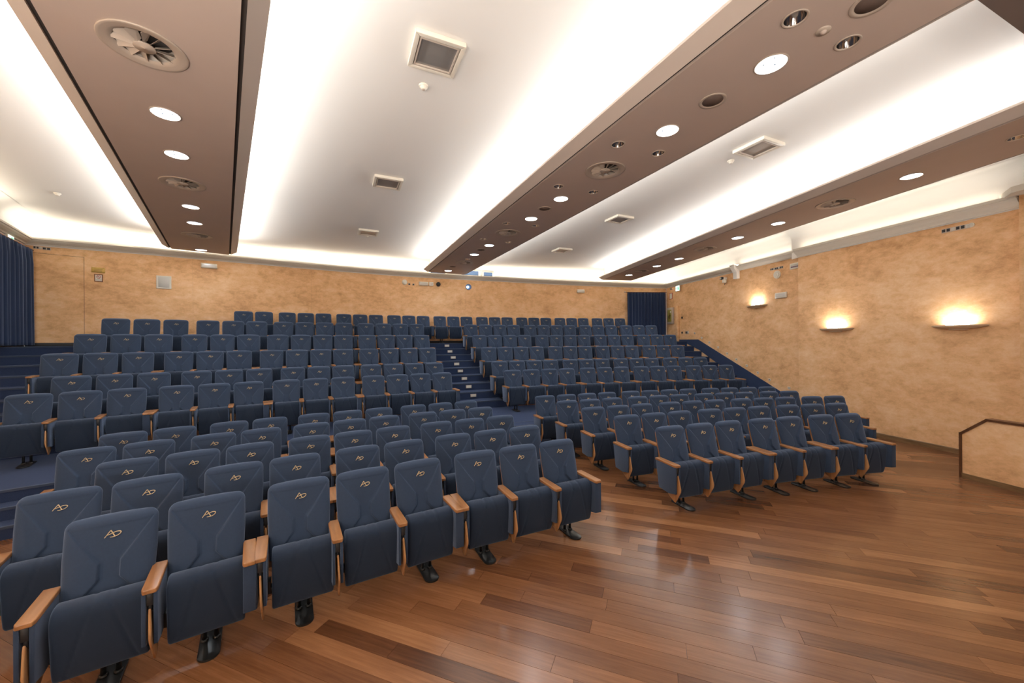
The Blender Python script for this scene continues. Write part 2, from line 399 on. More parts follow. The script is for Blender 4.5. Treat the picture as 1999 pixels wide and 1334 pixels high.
RAD = dict(v=.25, d=.128, s=.078, k=.118)
GAPB, FLB, RISEB = .04, .19, .09
beam_roots = []
for bi, B in enumerate(BEAMS):
    d_, n_ = bframe(B)
    def W(s, t, z): v = d_ * s + n_ * t; return (v.x, v.y, z)
    root = empty('ceiling_beam', W(B['s0'], (B['l'] + B['r']) / 2, ZB)); root.parent = ceil
    def bld(mb, name, mat):
        o = mb.build(name, mat); o.parent = root; o.matrix_parent_inverse = Matrix.Translation(-root.location); return o
    # panel with round holes
    bm = bmesh.new(); edges = []
    def loop(pts):
        vs = [bm.verts.new(p) for p in pts]
        for i in range(len(vs)): edges.append(bm.edges.new((vs[i], vs[(i+1) % len(vs)])))
    l, r = B['l'], B['r']
    loop([W(B['s0'], l, ZB), W(B['s0'], r, ZB), W(B['s1'], r, ZB), W(B['s1'], l, ZB)])
    for f in FIT:
        if f[0] == bi: loop([(f[2] + RAD[f[1]] * math.cos(2*PI*k/32), f[3] + RAD[f[1]] * math.sin(2*PI*k/32), ZB) for k in range(32)])
    bmesh.ops.triangle_fill(bm, edges=edges, use_beauty=True, use_dissolve=False)
    # drop triangles inside holes
    for fc in list(bm.faces):
        c = fc.calc_center_median()
        if any((c.x - f[2])**2 + (c.y - f[3])**2 < (RAD[f[1]] * .97)**2 for f in FIT if f[0] == bi): bm.faces.remove(fc)
    me = bpy.data.meshes.new('beam_panel'); bm.to_mesh(me); bm.free(); me.materials.append(M['taupe'])
    o = obj('beam_panel', me); o.parent = root; o.matrix_parent_inverse = Matrix.Translation(-root.location)
    sm = o.modifiers.new('thick', 'SOLIDIFY'); sm.thickness = .03; sm.offset = 1 if me.polygons[0].normal.z < 0 else 1
    for p in me.polygons:
        pass
    # white trunk rising to the ceiling
    tk = MB(); s0, s1 = B['s0'], B['s1'] - .02
    tk.add([W(s0, l + .03, 5.0), W(s0, r - .03, 5.0), W(s1, r - .03, 5.0), W(s1, l + .03, 5.0), W(s0, l + .03, ZT), W(s0, r - .03, ZT), W(s1, r - .03, ZT), W(s1, l + .03, ZT)],
           [(0,1,5,4), (1,2,6,5), (2,3,7,6), (3,0,4,7)])
    bld(tk, 'beam_trunk', M['white'])
    # void lid so that fittings sit in a dark box
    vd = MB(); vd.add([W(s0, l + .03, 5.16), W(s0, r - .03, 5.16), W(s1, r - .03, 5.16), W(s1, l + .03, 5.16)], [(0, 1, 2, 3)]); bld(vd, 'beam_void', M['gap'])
    for side in (-1, 1):
        e = l if side < 0 else r
        prof = [(e + side * GAPB, ZB + .005), (e + side * FLB, ZB + RISEB), (e + side * FLB, ZB + RISEB + .03), (e + side * (FLB - .02), ZB + RISEB + .03), (e + side * (FLB - .02), ZB + RISEB + .005), (e + side * (GAPB - .035), ZB + .055), (e + side * (GAPB - .035), ZB + .035), (e + side * GAPB, ZB + .035)]
        mb = MB(); n = len(prof)
        mb.add([W(s0, t, z) for t, z in prof] + [W(B['s1'], t, z) for t, z in prof], [tuple(range(n)), tuple(range(n, 2*n))] + [(k, (k+1) % n, n + (k+1) % n, n + k) for k in range(n)])
        bld(mb, 'cove_lip', M['lip'])
        mb = MB(); t0, t1 = sorted((e - side * .01, e + side * GAPB))
        mb.add([W(s0, t0, ZB + .028), W(s0, t1, ZB + .028), W(B['s1'], t1, ZB + .028), W(B['s1'], t0, ZB + .028)], [(0, 1, 2, 3)]); bld(mb, 'shadow_gap', M['gap'])
        a = Vector(W(max(s0, .2), e + side * .075, ZB + .115)); b = Vector(W(B['s1'] - .25, e + side * .075, ZB + .115))
        for q_ in range(3):
            p0 = a + (b - a) * q_ / 3; p1 = a + (b - a) * (q_ + 1) / 3; ln = (p1 - p0).length
            area('cove_tube_light', (p0 + p1) / 2, ln * .985, .05, COVE_W * ln * (.30 if bi == 2 and side > 0 else 1), NEUT, (Vector((n_.x * side * .8, n_.y * side * .8, 1)), (p1 - p0).normalized()))
    beam_roots.append(root)
# proscenium soffit at the near right
mb = MB(); p0 = Vector((3.621, 2.943)); p1 = Vector((4.434, 3.278)); dd = (p1 - p0).normalized(); nb = Vector((dd.y, -dd.x))
A_, B_ = p0 - dd * 5.2, p0 + dd * 8.4
mb.prism([tuple(A_), tuple(B_), tuple(B_ + nb * 1.6), tuple(A_ + nb * 1.6)], 'z', 4.92, 5.41)
mb.build('proscenium_soffit', M['soffit'], ceil)

# ---- booth windows above the back cornice
def arc_box(a0, a1, R0, R1, z0, z1, name, mat, parent=None, bev=0):
    mb = MB(); mb.prism([pol(R0, a0), pol(R0, a1), pol(R1, a1), pol(R1, a0)], 'z', z0, z1)
    me = mb.mesh(name, mat)
    if bev: bevel_mesh(me, bev)
    return obj(name, me, parent)
for i, (a0, a1, z0, z1) in enumerate([(-22.86, -21.8, 5.0, 5.14), (-20.62, -19.33, 5.0, 5.23), (-18.94, -18.26, 5.0, 5.2)]):
    g = arc_box(a0, a1, RW - .045, RW - .02, z0, z1, 'window_%d' % (i + 1), M['bluewin']); tag(g, kind='structure')
    fw = .12
    for (b0, b1, c0, c1) in [(a0 - fw, a0, z0 - .03, z1 + .03), (a1, a1 + fw, z0 - .03, z1 + .03), (a0, a1, z1, z1 + .03), (a0, a1, z0 - .03, z0)]:
        arc_box(b0, b1, RW - .09, RW - .012, c0, c1, 'window_frame', M['plastic'], g)

# ------------------------------------------------------------------ floor boards
fb = MB(); fb.box(-13.5, 12.5, -2.6, 18.2, -.16, -.016); floor = fb.build('floor', M['gap']); tag(floor, kind='structure')
ux = Vector((math.cos(PLANK_ANG), math.sin(PLANK_ANG))); uy = Vector((-ux.y, ux.x))
def clip(poly, P, nrm):
    out = []
    for i in range(len(poly)):
        a, b = poly[i], poly[(i+1) % len(poly)]
        da, db = (a - P).dot(nrm), (b - P).dot(nrm)
        if da >= 0: out.append(a)
        if da * db < 0: out.append(a + (b - a) * (da / (da - db)))
    return out
planes = [(Vector((9.05, 6.72)), Vector((-.972, -.234))), (Vector((-11.37, 8.44)), Vector((.788, .616))), (Vector((0, -2.2)), Vector((0, 1)))]
PW = .150
planks = []
v = -6.0
row = 0
while v < 13.5:
    u = -14 + random.random() * 1.6
    while u < 13:
        ln = random.choice([.7, .95, 1.2, 1.5, 1.8, 2.1, 2.5])
        g = .0011
        poly = [ux * (u + g) + uy * (v + g), ux * (u + ln - g) + uy * (v + g), ux * (u + ln - g) + uy * (v + PW - g), ux * (u + g) + uy * (v + PW - g)]
        u += ln
        c = sum(poly, Vector((0, 0))) / 4
        Rr = math.hypot(c.x - CX, c.y - CY)
        if Rr > 26.2: continue
        for P_, n_ in planes:
            if poly: poly = clip(poly, P_, n_)
        if len(poly) < 3: continue
        ar = abs(sum(poly[i].x * poly[(i+1) % len(poly)].y - poly[(i+1) % len(poly)].x * poly[i].y for i in range(len(poly)))) / 2
        if ar < .004: continue
        # how large it shows
        c = sum(poly, Vector((0, 0))) / len(poly)
        vis = 0
        if c.y > 1.2 and abs(c.x) < c.y * 1.42:
            vis = ar * FPX * FPX * CAM_H / c.y**3
            if Rr > 24.9: vis *= .01
            elif Rr > 21.6 and not (-24.6 < math.degrees(math.atan2(c.x-CX, c.y-CY)) < -19.4) : vis *= .25
        tone = min(1, max(0, random.gauss(.50, .20)))
        if random.random() < .10: tone = random.uniform(0, .14)
        if random.random() < .06: tone = random.uniform(.85, 1)
        planks.append((vis, poly, tone))
    v += PW; row += 1
planks.sort(key=lambda t: -t[0])
def plank_mesh(lst, name):
    vs = []; fs = []; tn = []
    for vis, poly, tone in lst:
        n = len(poly); k = len(vs)
        area2 = sum(poly[i].x * poly[(i+1) % n].y - poly[(i+1) % n].x * poly[i].y for i in range(n))
        if area2 < 0: poly = poly[::-1]
        vs += [(p.x, p.y, 0) for p in poly] + [(p.x, p.y, -.0155) for p in poly]
        fs.append(tuple(k + i for i in range(n))); fs += [(k + i, k + n + i, k + n + (i+1) % n, k + (i+1) % n) for i in range(n)]
        tn += [tone] * (n + 1)
    me = bpy.data.meshes.new(name); me.from_pydata(vs, [], fs); me.materials.append(M['floor'])
    at = me.attributes.new('tone', 'FLOAT', 'FACE'); at.data.foreach_set('value', tn)
    return me
for p in planks[:300]: obj('plank', plank_mesh([p], 'plank'), floor)
rest = obj('distant_planks', plank_mesh(planks[300:], 'distant_planks'), floor); rest['kind'] = 'stuff'

# ------------------------------------------------------------------ stepped seating platform
H1 = .466; RS = .197
HT = [H1, H1 + RS, H1 + 3*RS, H1 + 5*RS, H1 + 7*RS, H1 + 9*RS]
ED = [24.95, 27.0, 27.95, 28.9, 29.85, 30.80]
def wall_ang(R, side):
    # angle where the circle meets the side wall
    best = None
    for k in range(0, 4000):
        a = (-46 + k * .005) if side < 0 else (-8 + k * .002)
        x, y = pol(R, a)
        if side < 0:
            if x - left_wall(y) > 0.0 : return a
        else:
            if y > 10.75: xw = 8.25 + (7.19 - 8.25) * (y - 10.75) / (17.66 - 10.75)
            else: xw = 9.05 - .2405 * (y - 6.72)
            if x > xw: return a
    return -2.4
plat = empty('seating_platform', pol(24.95, -22, 0)); tag(plat, kind='structure')
PINV = Matrix.Translation(-plat.location)
def ring(R0, R1, a0, a1, z0, z1, name, mat, nose=True, parent=plat, aL=None, aR=None):
    """block of a ring between two radii; side edges may follow the walls"""
    n = max(3, int((a1 - a0) / 1.2)); mb = MB(); vs = []; fs = []
    b0 = a0 if aL is None else aL; b1 = a1 if aR is None else aR
    for k in range(n + 1):
        f = k / n; ai = a0 + (a1 - a0) * f; ao = b0 + (b1 - b0) * f
        vs += [pol(R0, ai, z0), pol(R0, ai, z1), pol(R1, ao, z1), pol(R1, ao, z0)]
    for k in range(n):
        i = 4 * k
        for q_ in range(4): fs.append((i + q_, i + (q_+1) % 4, i + 4 + (q_+1) % 4, i + 4 + q_))
    fs += [(0, 1, 2, 3), (4*n, 4*n+1, 4*n+2, 4*n+3)]
    mb.add(vs, fs)
    o = mb.build(name, mat)
    o.parent = parent; o.matrix_parent_inverse = PINV
    if nose:
        mb = MB(); vs = []; fs = []
        for k in range(n + 1):
            ai = a0 + (a1 - a0) * k / n
            vs += [pol(R0 - .012, ai, z1 - .028), pol(R0 - .012, ai, z1 + .003), pol(R0 + .02, ai, z1 + .003), pol(R0 + .02, ai, z1 - .028)]
        for k in range(n):
            i = 4 * k
            for q_ in range(4): fs.append((i + q_, i + (q_+1) % 4, i + 4 + (q_+1) % 4, i + 4 + q_))
        fs += [(0, 1, 2, 3), (4*n, 4*n+1, 4*n+2, 4*n+3)]
        mb.add(vs, fs); nn_ = mb.build('step_nosing', M['nosing'] if mat is not M['tierwood'] else M['tierwood'])
        nn_.parent = o
    return o
AC0, AC1 = -25.5, -19.8                     # centre aisle
ALb = [0, -38.45, -39.1, -38.65, -38.2, 0]  # right edge of the left aisle, per tier
ARb = [0, -6.85, -7.35, -6.8, -7.25, 0]     # left edge of the right aisle
for k in range(6):
    R0 = ED[k]; R1 = ED[k+1] if k < 5 else 32.37
    wl0, wl1 = wall_ang(R0, -1) + .03, wall_ang(R1, -1) + .03
    wr0, wr1 = wall_ang(R0, 1) - .03, wall_ang(R1, 1) - .03
    zb = 0 if k == 0 else HT[k-1] - .01
    if k in (0, 5):
        ring(R0, R1, wl0, wr0, zb, HT[k], 'seating_tier', M['carpet'], aL=wl1, aR=wr1)
    else:
        ring(R0, R1, wl0, ALb[k], zb, HT[k], 'stair_tread', M['carpet'], aL=wl1, aR=ALb[k])
        ring(R0, R1, ALb[k], AC0, zb, HT[k], 'seating_tier', M['tierwood'], nose=False)
        ring(R0, R1, AC0, AC1, zb, HT[k], 'stair_tread', M['carpet'])
        ring(R0, R1, AC1, ARb[k], zb, HT[k], 'seating_tier', M['tierwood'], nose=False)
        ring(R0, R1, ARb[k], wr0, zb, HT[k], 'stair_tread', M['carpet'], aL=ARb[k], aR=wr1)
        # half step in each aisle leading to the next tier
        Rm = R0 + .476
        wl0, wr0 = wall_ang(Rm, -1) + .03, wall_ang(Rm, 1) - .03
        z1 = HT[k] + RS
        ring(Rm, R1, wl0, ALb[k], HT[k] - .01, z1, 'stair_tread', M['carpet'], aL=wl1, aR=ALb[k])
        ring(Rm, R1, AC0, AC1, HT[k] - .01, z1, 'stair_tread', M['carpet'])
        ring(Rm, R1, ARb[k], wr0, HT[k] - .01, z1, 'stair_tread', M['carpet'], aL=ARb[k], aR=wr1)
# low steps from the floor to the first platform
for (R0, z1) in [(24.46, .155), (24.70, .311)]:
    zl = 0 if z1 < .2 else .15
    ring(R0, 24.96, wall_ang(R0, -1) + .03, -37.6, zl, z1, 'stair_tread', M['carpet'], aL=wall_ang(24.96, -1) + .03)
    ring(R0, 24.96, -24.5, -20.3, zl, z1, 'stair_tread', M['carpet'])
ring(24.62, 24.96, -24.5, -20.3, .3, HT[0], 'stair_tread', M['carpet'])
# dark skirting on the top level below the back wall
sk = sweep([(*pol(RW, a), 0) for a in [angL + (angR - angL) * k / 24 for k in range(25)]], [(.0, 2.24), (.0, 2.325), (.018, 2.325), (.018, 2.24)]).build('baseboard_back', M['dark']); tag(sk, kind='structure')
# carpet stringer on the right wall, following the stairs
def wline(t0, t1, s, off=0):   # point on rear right wall at fraction by Y
    x = 8.25 + (7.19 - 8.25) * (s - 10.75) / (17.66 - 10.75); n_ = Vector((-.988, -.152)); return Vector((x, s)) + n_ * off
def wall_poly(pts, o0, o1, name, mat, parent=None, kind=None):
    vs = []
    for o_ in (o0, o1):
        for s, z in pts: p = wline(0, 0, s, o_); vs.append((p.x, p.y, z))
    n = len(pts); mb = MB(); mb.add(vs, [tuple(range(n)), tuple(range(n, 2*n))[::-1]] + [(k, (k+1) % n, n + (k+1) % n, n + k) for k in range(n)])
    o = mb.build(name, mat, parent)
    if kind: tag(o, kind=kind)
    return o
wall_poly([(17.5, 2.24), (17.5, 2.32), (15.38, 2.32), (11.494, .718), (10.95, .49), (10.95, .40), (11.4, .46), (12.6, .66), (15.3, 1.9), (16.3, 2.2)], .0, .02, 'trim_1', M['carpet'], kind='structure')
# baseboard along the near right wall
bb = sweep([(8.088, 10.72, 0), (9.05, 6.72, 0), (9.6, 4.43, 0)], [(0, 0), (0, .105), (.012, .105), (.018, .09), (.018, 0)]).build('baseboard_right', M['baseboard']); tag(bb, kind='structure')
# step lights
for k in range(1, 9):
    R = 30.8 - .476 * (k - 1); z = HT[5] - RS * (k - 1) - .095
    t = empty('step_light', pol(R - .02, -22.32, z), rad(22.32)); 
    mb = MB(); mb.box(-.085, .085, -.008, .018, -.042, .042); obj('frame', bevel_mesh(mb.mesh('frame', M['beigemetal']), .003), t)
    mb = MB(); mb.box(-.068, .068, -.013, -.006, -.03, .03); mb.build('lens', M['paper'], t)
    tag(t, '%s small white step light from the top in the centre aisle stairs' % ['', 'first', 'second', 'third', 'fourth', 'fifth', 'sixth', 'seventh', 'eighth'][k], 'step light', 'step lights in the centre aisle')

# ------------------------------------------------------------------ the tip-up chair (origin on the floor below the monogram, front towards -y)
PITCH, BGAP = .54, .1008
SL = .27                                     # recline of the back
def seg_d(px, pz, a, b):
    ax, az = a; bx, bz = b; dx, dz = bx - ax, bz - az
    t = max(0, min(1, ((px-ax)*dx + (pz-az)*dz) / (dx*dx + dz*dz))); return math.hypot(px - ax - t*dx, pz - az - t*dz)
def back_mesh():
    X0, HW, ZB0, ZT0 = -.008, .243, .47, 1.045
    seams = []
    for s in (-1, 1):
        pl = [(s*.215, 1.0), (s*.048, .758), (s*.048, .655), (s*.175, .50)]
        seams += list(zip(pl, pl[1:]))
    nx, nz = 104, 116
    zsamp = []
    for j in range(nz + 1):
        t = j / nz; zsamp.append(ZB0 + (ZT0 - ZB0) * (1 - (1 - t)**1.5) if False else ZB0 + (ZT0 - ZB0) * math.sin(t * PI / 2)**.98)
    vs = []; fs = []
    rc = .055
    def hw(z):
        base = HW - .012 * max(0, (.80 - z)) / .3
        if z > ZT0 - rc:
            d = (z - (ZT0 - rc)) / rc; base = base - rc + rc * math.sqrt(max(0, 1 - d*d))
        return base
    def inside_v(x, z):  # in the hourglass between the seams
        if z > .758: lim = .048 + (.215 - .048) * (z - .758) / (1.0 - .758)
        elif z > .655: lim = .048
        else: lim = .048 + (.175 - .048) * (.655 - z) / (.655 - .50)
        return max(-1, min(1, (lim - abs(x)) / .012))
    def top_arch(x): return .012 * (1 - (x / HW)**2)
    for side in (0, 1):
        for j, z in enumerate(zsamp):
            for i in range(nx + 1):
                s = math.sin((i / nx - .5) * PI); s = .55 * s + .45 * (i / nx - .5) * 2
                x = s * hw(z)
                e = 1 - abs(s)**5
                et = 1.0
                if z > ZT0 - .06: et = math.sqrt(max(0, 1 - ((z - (ZT0 - .06)) / .06)**2))
                th = (max(0, e)**.5) * et
                zz = z + top_arch(x) * max(0, (z - .8) / .25)
                yb = SL * (zz - .936) + .055
                if side == 0:
                    dep = .058 * th
                    iv = inside_v(x, zz)
                    tri = max(0, (1.0 - zz) / .245) if zz > .755 else (1 if zz > .655 else max(0, (zz - .47) / .185))
                    dep -= (.010 + .020 * tri) * (iv * .5 + .5) * min(1, th * 1.3) * (1 if zz < .99 else max(0, 1 - (zz - .99) / .04))
                    d_ = min(seg_d(x, zz, a, b) for a, b in seams)
                    dep -= .010 * math.exp(-(d_ / .0048)**2) * min(1, th)
                    y = yb - dep
                else:
                    y = yb + .035 * th
                vs.append((X0 + x, y, zz))
    n1 = (nx + 1) * (nz + 1)
    for j in range(nz):
        for i in range(nx):
            a = j * (nx+1) + i; fs.append((a, a+1, a+nx+2, a+nx+1)); b = a + n1; fs.append((b, b+nx+1, b+nx+2, b+1))
    for i in range(nx): fs.append((i, n1 + i, n1 + i + 1, i + 1))
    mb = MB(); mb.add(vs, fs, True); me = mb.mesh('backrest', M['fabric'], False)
    bm = bmesh.new(); bm.from_mesh(me); bmesh.ops.remove_doubles(bm, verts=bm.verts, dist=.0004); bmesh.ops.recalc_face_normals(bm, faces=bm.faces); bm.to_mesh(me); bm.free()
    me.polygons.foreach_set('use_smooth', [True] * len(me.polygons))
    return me
def monogram_mesh():
    mb = MB(); sc_ = .088 / 33.3   # metres per photo pixel of the emblem
    def pt(px, py): return ((px - 720) / 22.24 * sc_, .936 + (690 - py) / 22.24 * sc_ * 1.06)
    def stroke(pts, w0, w1=None, w2=None):
        w1 = w0 if w1 is None else w1; P = [Vector(pt(*p)) for p in pts]; n = len(P); w0 *= .72; w1 *= .72; w2 = w2 and w2 * .72; vs = []; fs = []
        for i, p in enumerate(P):
            t = (P[min(i+1, n-1)] - P[max(i-1, 0)]).normalized(); nn_ = Vector((-t.y, t.x)); f = i / (n - 1)
            w = (w0 * (1-f) + w1 * f) if w2 is None else (w0*(1-2*f) + w1*2*f if f < .5 else w1*(2-2*f) + w2*(2*f-1))
            for s in (-1, 1):
                q = p + nn_ * s * w / 2
                vs.append((q.x, SL * (q.y - .936) - .0015 + .008 - .0025, q.y))
            for s in (-1, 1):
                q = p + nn_ * s * w / 2; vs.append((q.x, SL * (q.y - .936) + .010, q.y))
        for i in range(n - 1):
            a = 4 * i; fs += [(a, a+1, a+5, a+4), (a+2, a, a+4, a+6), (a+1, a+3, a+7, a+5)]
        mb.add(vs, fs)
    stroke([(365, 850), (622, 505)], .0050, .0062)
    stroke([(618, 505), (810, 850)], .0060, .0072)
    stroke([(440, 745), (520, 722), (610, 700), (690, 672), (760, 645), (850, 622), (930, 617), (1000, 628), (1050, 655), (1068, 690), (1050, 730), (1000, 780), (930, 822), (860, 845), (780, 860), (690, 866), (600, 855)], .0030, .0066, .0030)
    return mb.mesh('monogram', M['gold'])
def shell_mesh():
    n = 14; mb = MB(); vs = []; fs = []
    prof = []
    for j in range(n + 1):
        z = .40 + (1.02 - .40) * j / n
        hw = .232 if z < .95 else .232 - .04 * ((z - .95) / .07)**2
        prof.append((hw, z))
    for hw, z in prof:
        y = SL * (z - .936) + .088
        vs += [(-.008 - hw, y - .008, z), (-.008 + hw, y - .008, z), (-.008 + hw, y + .006, z), (-.008 - hw, y + .006, z)]
    for j in range(n):
        i = 4 * j
        for q in range(4): fs.append((i + q, i + (q+1) % 4, i + 4 + (q+1) % 4, i + 4 + q))
    fs += [(0, 1, 2, 3), (4*n, 4*n+1, 4*n+2, 4*n+3)]
    mb.add(vs, fs); return mb.mesh('back_shell', M['shell'])
def seat_mesh():
    prof = [(-.145, .46), (-.15, .56), (-.165, .605), (-.19, .628), (-.225, .638), (-.265, .637), (-.300, .626), (-.322, .605), (-.334, .575), (-.337, .53), (-.334, .46), (-.328, .39), (-.320, .32), (-.308, .25), (-.296, .20), (-.285, .176), (-.27, .165), (-.25, .163), (-.225, .17), (-.20, .20), (-.18, .26), (-.16, .34)]
    # resample with curve
    P = [Vector(p) for p in prof]; dense = []
    n = len(P)
    for i in range(n):
        p0, p1, p2, p3 = P[i-1], P[i], P[(i+1) % n], P[(i+2) % n]
        for k in range(4):
            t = k / 4
            dense.append(.5 * ((2*p1) + (p2-p0)*t + (2*p0-5*p1+4*p2-p3)*t*t + (3*p1-p0-3*p2+p3)*t*t*t))
    cen = Vector((-.24, .40)); nx = 44; hw = .222; X0 = .012
    vs = []; fs = []; m = len(dense)
    seams = []
    for s in (-1, 1): seams += [((s*.045, .70), (s*.045, .615)), ((s*.045, .615), (s*.165, .19))]
    for i in range(nx + 1):
        s = (i / nx - .5) * 2; s = .5 * s + .5 * math.sin(s * PI / 2)
        x = s * hw
        inset = .012 * max(0, (abs(s) - .94) / .06)**2
        for p in dense:
            q = p + (cen - p).normalized() * inset
            if q.x < -.24 or q.y > .6:
                d_ = min(seg_d(x, q.y, a, b) for a, b in seams)
                q = q + (cen - q).normalized() * (.012 * math.exp(-(d_ / .006)**2))
            vs.append((X0 + x, q.x, q.y))
    for i in range(nx):
        for k in range(m): fs.append((i*m + k, i*m + (k+1) % m, (i+1)*m + (k+1) % m, (i+1)*m + k))
    fs += [tuple(range(m)), tuple(range(nx*m, (nx+1)*m))]
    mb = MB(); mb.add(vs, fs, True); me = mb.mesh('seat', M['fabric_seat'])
    try: me.set_sharp_from_angle(angle=rad(60))
    except Exception: pass
    return me
AX = -.283
def support_mesh(x, tabletside):
    mb = MB()
    prof = [(-.02, .632), (-.405, .632), (-.405, .285), (-.275, .258), (-.085, .272)]
    if tabletside:
        for a, b in ((x - .041, x - .019), (x + .019, x + .041)): mb.prism(prof, 'x', a, b)
        mb.prism([(-.03, .632), (-.375, .632), (-.375, .575), (-.03, .40)], 'x', x - .02, x + .02)
    else:
        mb.prism(prof, 'x', x - .040, x + .040)
    me = mb.mesh('arm_support', M['fabric']); return bevel_mesh(me, .004, 2)
def armrest_mesh(x):
    mb = MB(); mb.prism([(x - .043, -.01), (x + .043, -.01), (x + .043, -.388), (x + .034, -.415), (x - .034, -.415), (x - .043, -.388)], 'z', .630, .660)
    return bevel_mesh(mb.mesh('armrest', M['arm']), .007, 3)
def bracket_mesh(x):
    mb = MB(); mb.box(x - .018, x + .018, -.400, -.372, .545, .63); mb.box(x - .010, x + .010, -.385, -.30, .50, .56)
    return bevel_mesh(mb.mesh('tablet_bracket', M['dark']), .003, 1)
def tablet_mesh(x):
    poly = [(-.385, .50), (-.405, .53), (-.418, .50), (-.452, .355), (-.445, .32), (-.345, .150), (-.325, .150), (-.21, .215), (-.21, .45)]
    n = len(poly); mb = MB(); vs = []
    for o_ in (-.0065, .0065):
        for y, z in poly: vs.append((x + o_ + (.55 - z) * .035, y, z))
    mb.add(vs, [tuple(range(n)), tuple(range(n, 2*n))[::-1]] + [(k, (k+1) % n, n + (k+1) % n, n + k) for k in range(n)])
    return bevel_mesh(mb.mesh('writing_tablet', M['tablet']), .003, 1)
def hinge_mesh():
    mb = MB()
    for x in (-.232, .234): mb.box(x - .012, x + .012, -.21, -.13, .26, .36); mb.lathe([(.001, 0), (.001, 0)], 0, 0, 3)
    mb.tube([(-.24, -.16, .30), (.24, -.16, .30)], .017)
    mb.box(-.24, .252, -.15, -.09, .225, .262)
    return mb.mesh('seat_hinge_bar', M['black'])
def pedestal_mesh():
    mb = MB()
    for x in (-.022, .052): mb.tube([(x, -.125, .02), (x, -.125, .235)], .016, 12)
    mb.box(-.045, .075, -.175, -.075, .195, .228)
    mb.lathe([(.026, .018), (.026, .03), (.017, .034)], -.022, -.125, 16); mb.lathe([(.026, .018), (.026, .03), (.017, .034)], .052, -.125, 16)
    return mb.mesh('pedestal', M['black'])
def base_mesh():
    pts = []; hwx, y0, y1, cx_ = .068, .03, -.36, .015
    for k in range(13): a = PI * k / 12; pts.append((cx_ + hwx * math.cos(a), y0 - .05 + .05 * math.sin(a)))
    for k in range(13): a = PI + PI * k / 12; pts.append((cx_ + hwx * math.cos(a), y1 + .07 + .07 * math.sin(a)))
    mb = MB(); mb.prism(pts, 'z', .0, .016); return bevel_mesh(mb.mesh('base_plate', M['black']), .005, 2)
ME = dict(backrest=back_mesh(), monogram=monogram_mesh(), back_shell=shell_mesh(), seat=seat_mesh(), sup=support_mesh(AX, True), arm=armrest_mesh(AX), br=bracket_mesh(AX), tab=tablet_mesh(AX),
          sup2=support_mesh(-AX - .018, False), arm2=armrest_mesh(-AX - .018), bar=hinge_mesh(), ped=pedestal_mesh(), base=base_mesh())
def make_chair(end_arm, foot):
    t = empty('auditorium_chair')
    b = obj('backrest', ME['backrest'], t); obj('monogram', ME['monogram'], b)['label'] = 'gold embroidered AD monogram'
    obj('back_shell', ME['back_shell'], t); obj('seat', ME['seat'], t); obj('seat_hinge_bar', ME['bar'], t)
    s = obj('arm_support', ME['sup'], t); obj('armrest', ME['arm'], s); obj('tablet_bracket', ME['br'], s); obj('writing_tablet', ME['tab'], s)
    if end_arm:
        s = obj('arm_support', ME['sup2'], t); obj('armrest', ME['arm2'], s)
    if foot:
        p = obj('pedestal', ME['ped'], t); obj('base_plate', ME['base'], p)
    return t
def copy_tree(o, parent=None):
    c = o.copy(); C.objects.link(c)
    if parent: c.parent = parent
    for ch in o.children: copy_tree(ch, c)
    return c
ROWS = {"L1": (21.206, -.62718, [2,3,3]), "L2": (22.09, -.64857, [2,2,2,3]), "L3": (22.96, -.63661, [3,3,3]), "L4": (23.863, -.65678, [2,2,3,3]), "L5": (24.72, -.64931, [2,2,3,3]),
 "R1": (21.25, -.3517, [3,2,2]), "R2": (22.161, -.35444, [3,3,3]), "R3": (23.027, -.35858, [3,3,3,2]), "R4": (23.895, -.36164, [3,3,3,2]), "R5": (24.72, -.36601, [4,4,4]),
 "UL1": (26.476, -.69807, [3,3,3,4]), "UL2": (27.434, -.68768, [3,3,3,4]), "UL3": (28.32, -.69837, [3,3,4,4]), "UL4": (29.26, -.68912, [3,3,4,4]), "UL5": (30.218, -.68019, [3,3,4,4]),
 "T6": (31.91, -.59864, [2,3,3,3,3,3,3,3,3]),
 "UR1": (26.459, -.37057, [4,3,3,3]), "UR2": (27.315, -.37294, [4,3,3,3]), "UR3": (28.241, -.3741, [4,3,3,3]), "UR4": (29.225, -.37419, [4,4,3,3]), "UR5": (30.172, -.37528, [4,4,3,3])}
ORD = ['zeroth','first','second','third','fourth','fifth','sixth','seventh','eighth','ninth','tenth','eleventh','twelfth','thirteenth','fourteenth','fifteenth','sixteenth','seventeenth','eighteenth','nineteenth','twentieth','twenty-first','twenty-second','twenty-third','twenty-fourth','twenty-fifth','twenty-sixth']
BLOCK = {'L': 'left block on the wooden floor', 'R': 'right block on the wooden floor', 'UL': 'left block on the steps', 'UR': 'right block on the steps'}
protos = {}
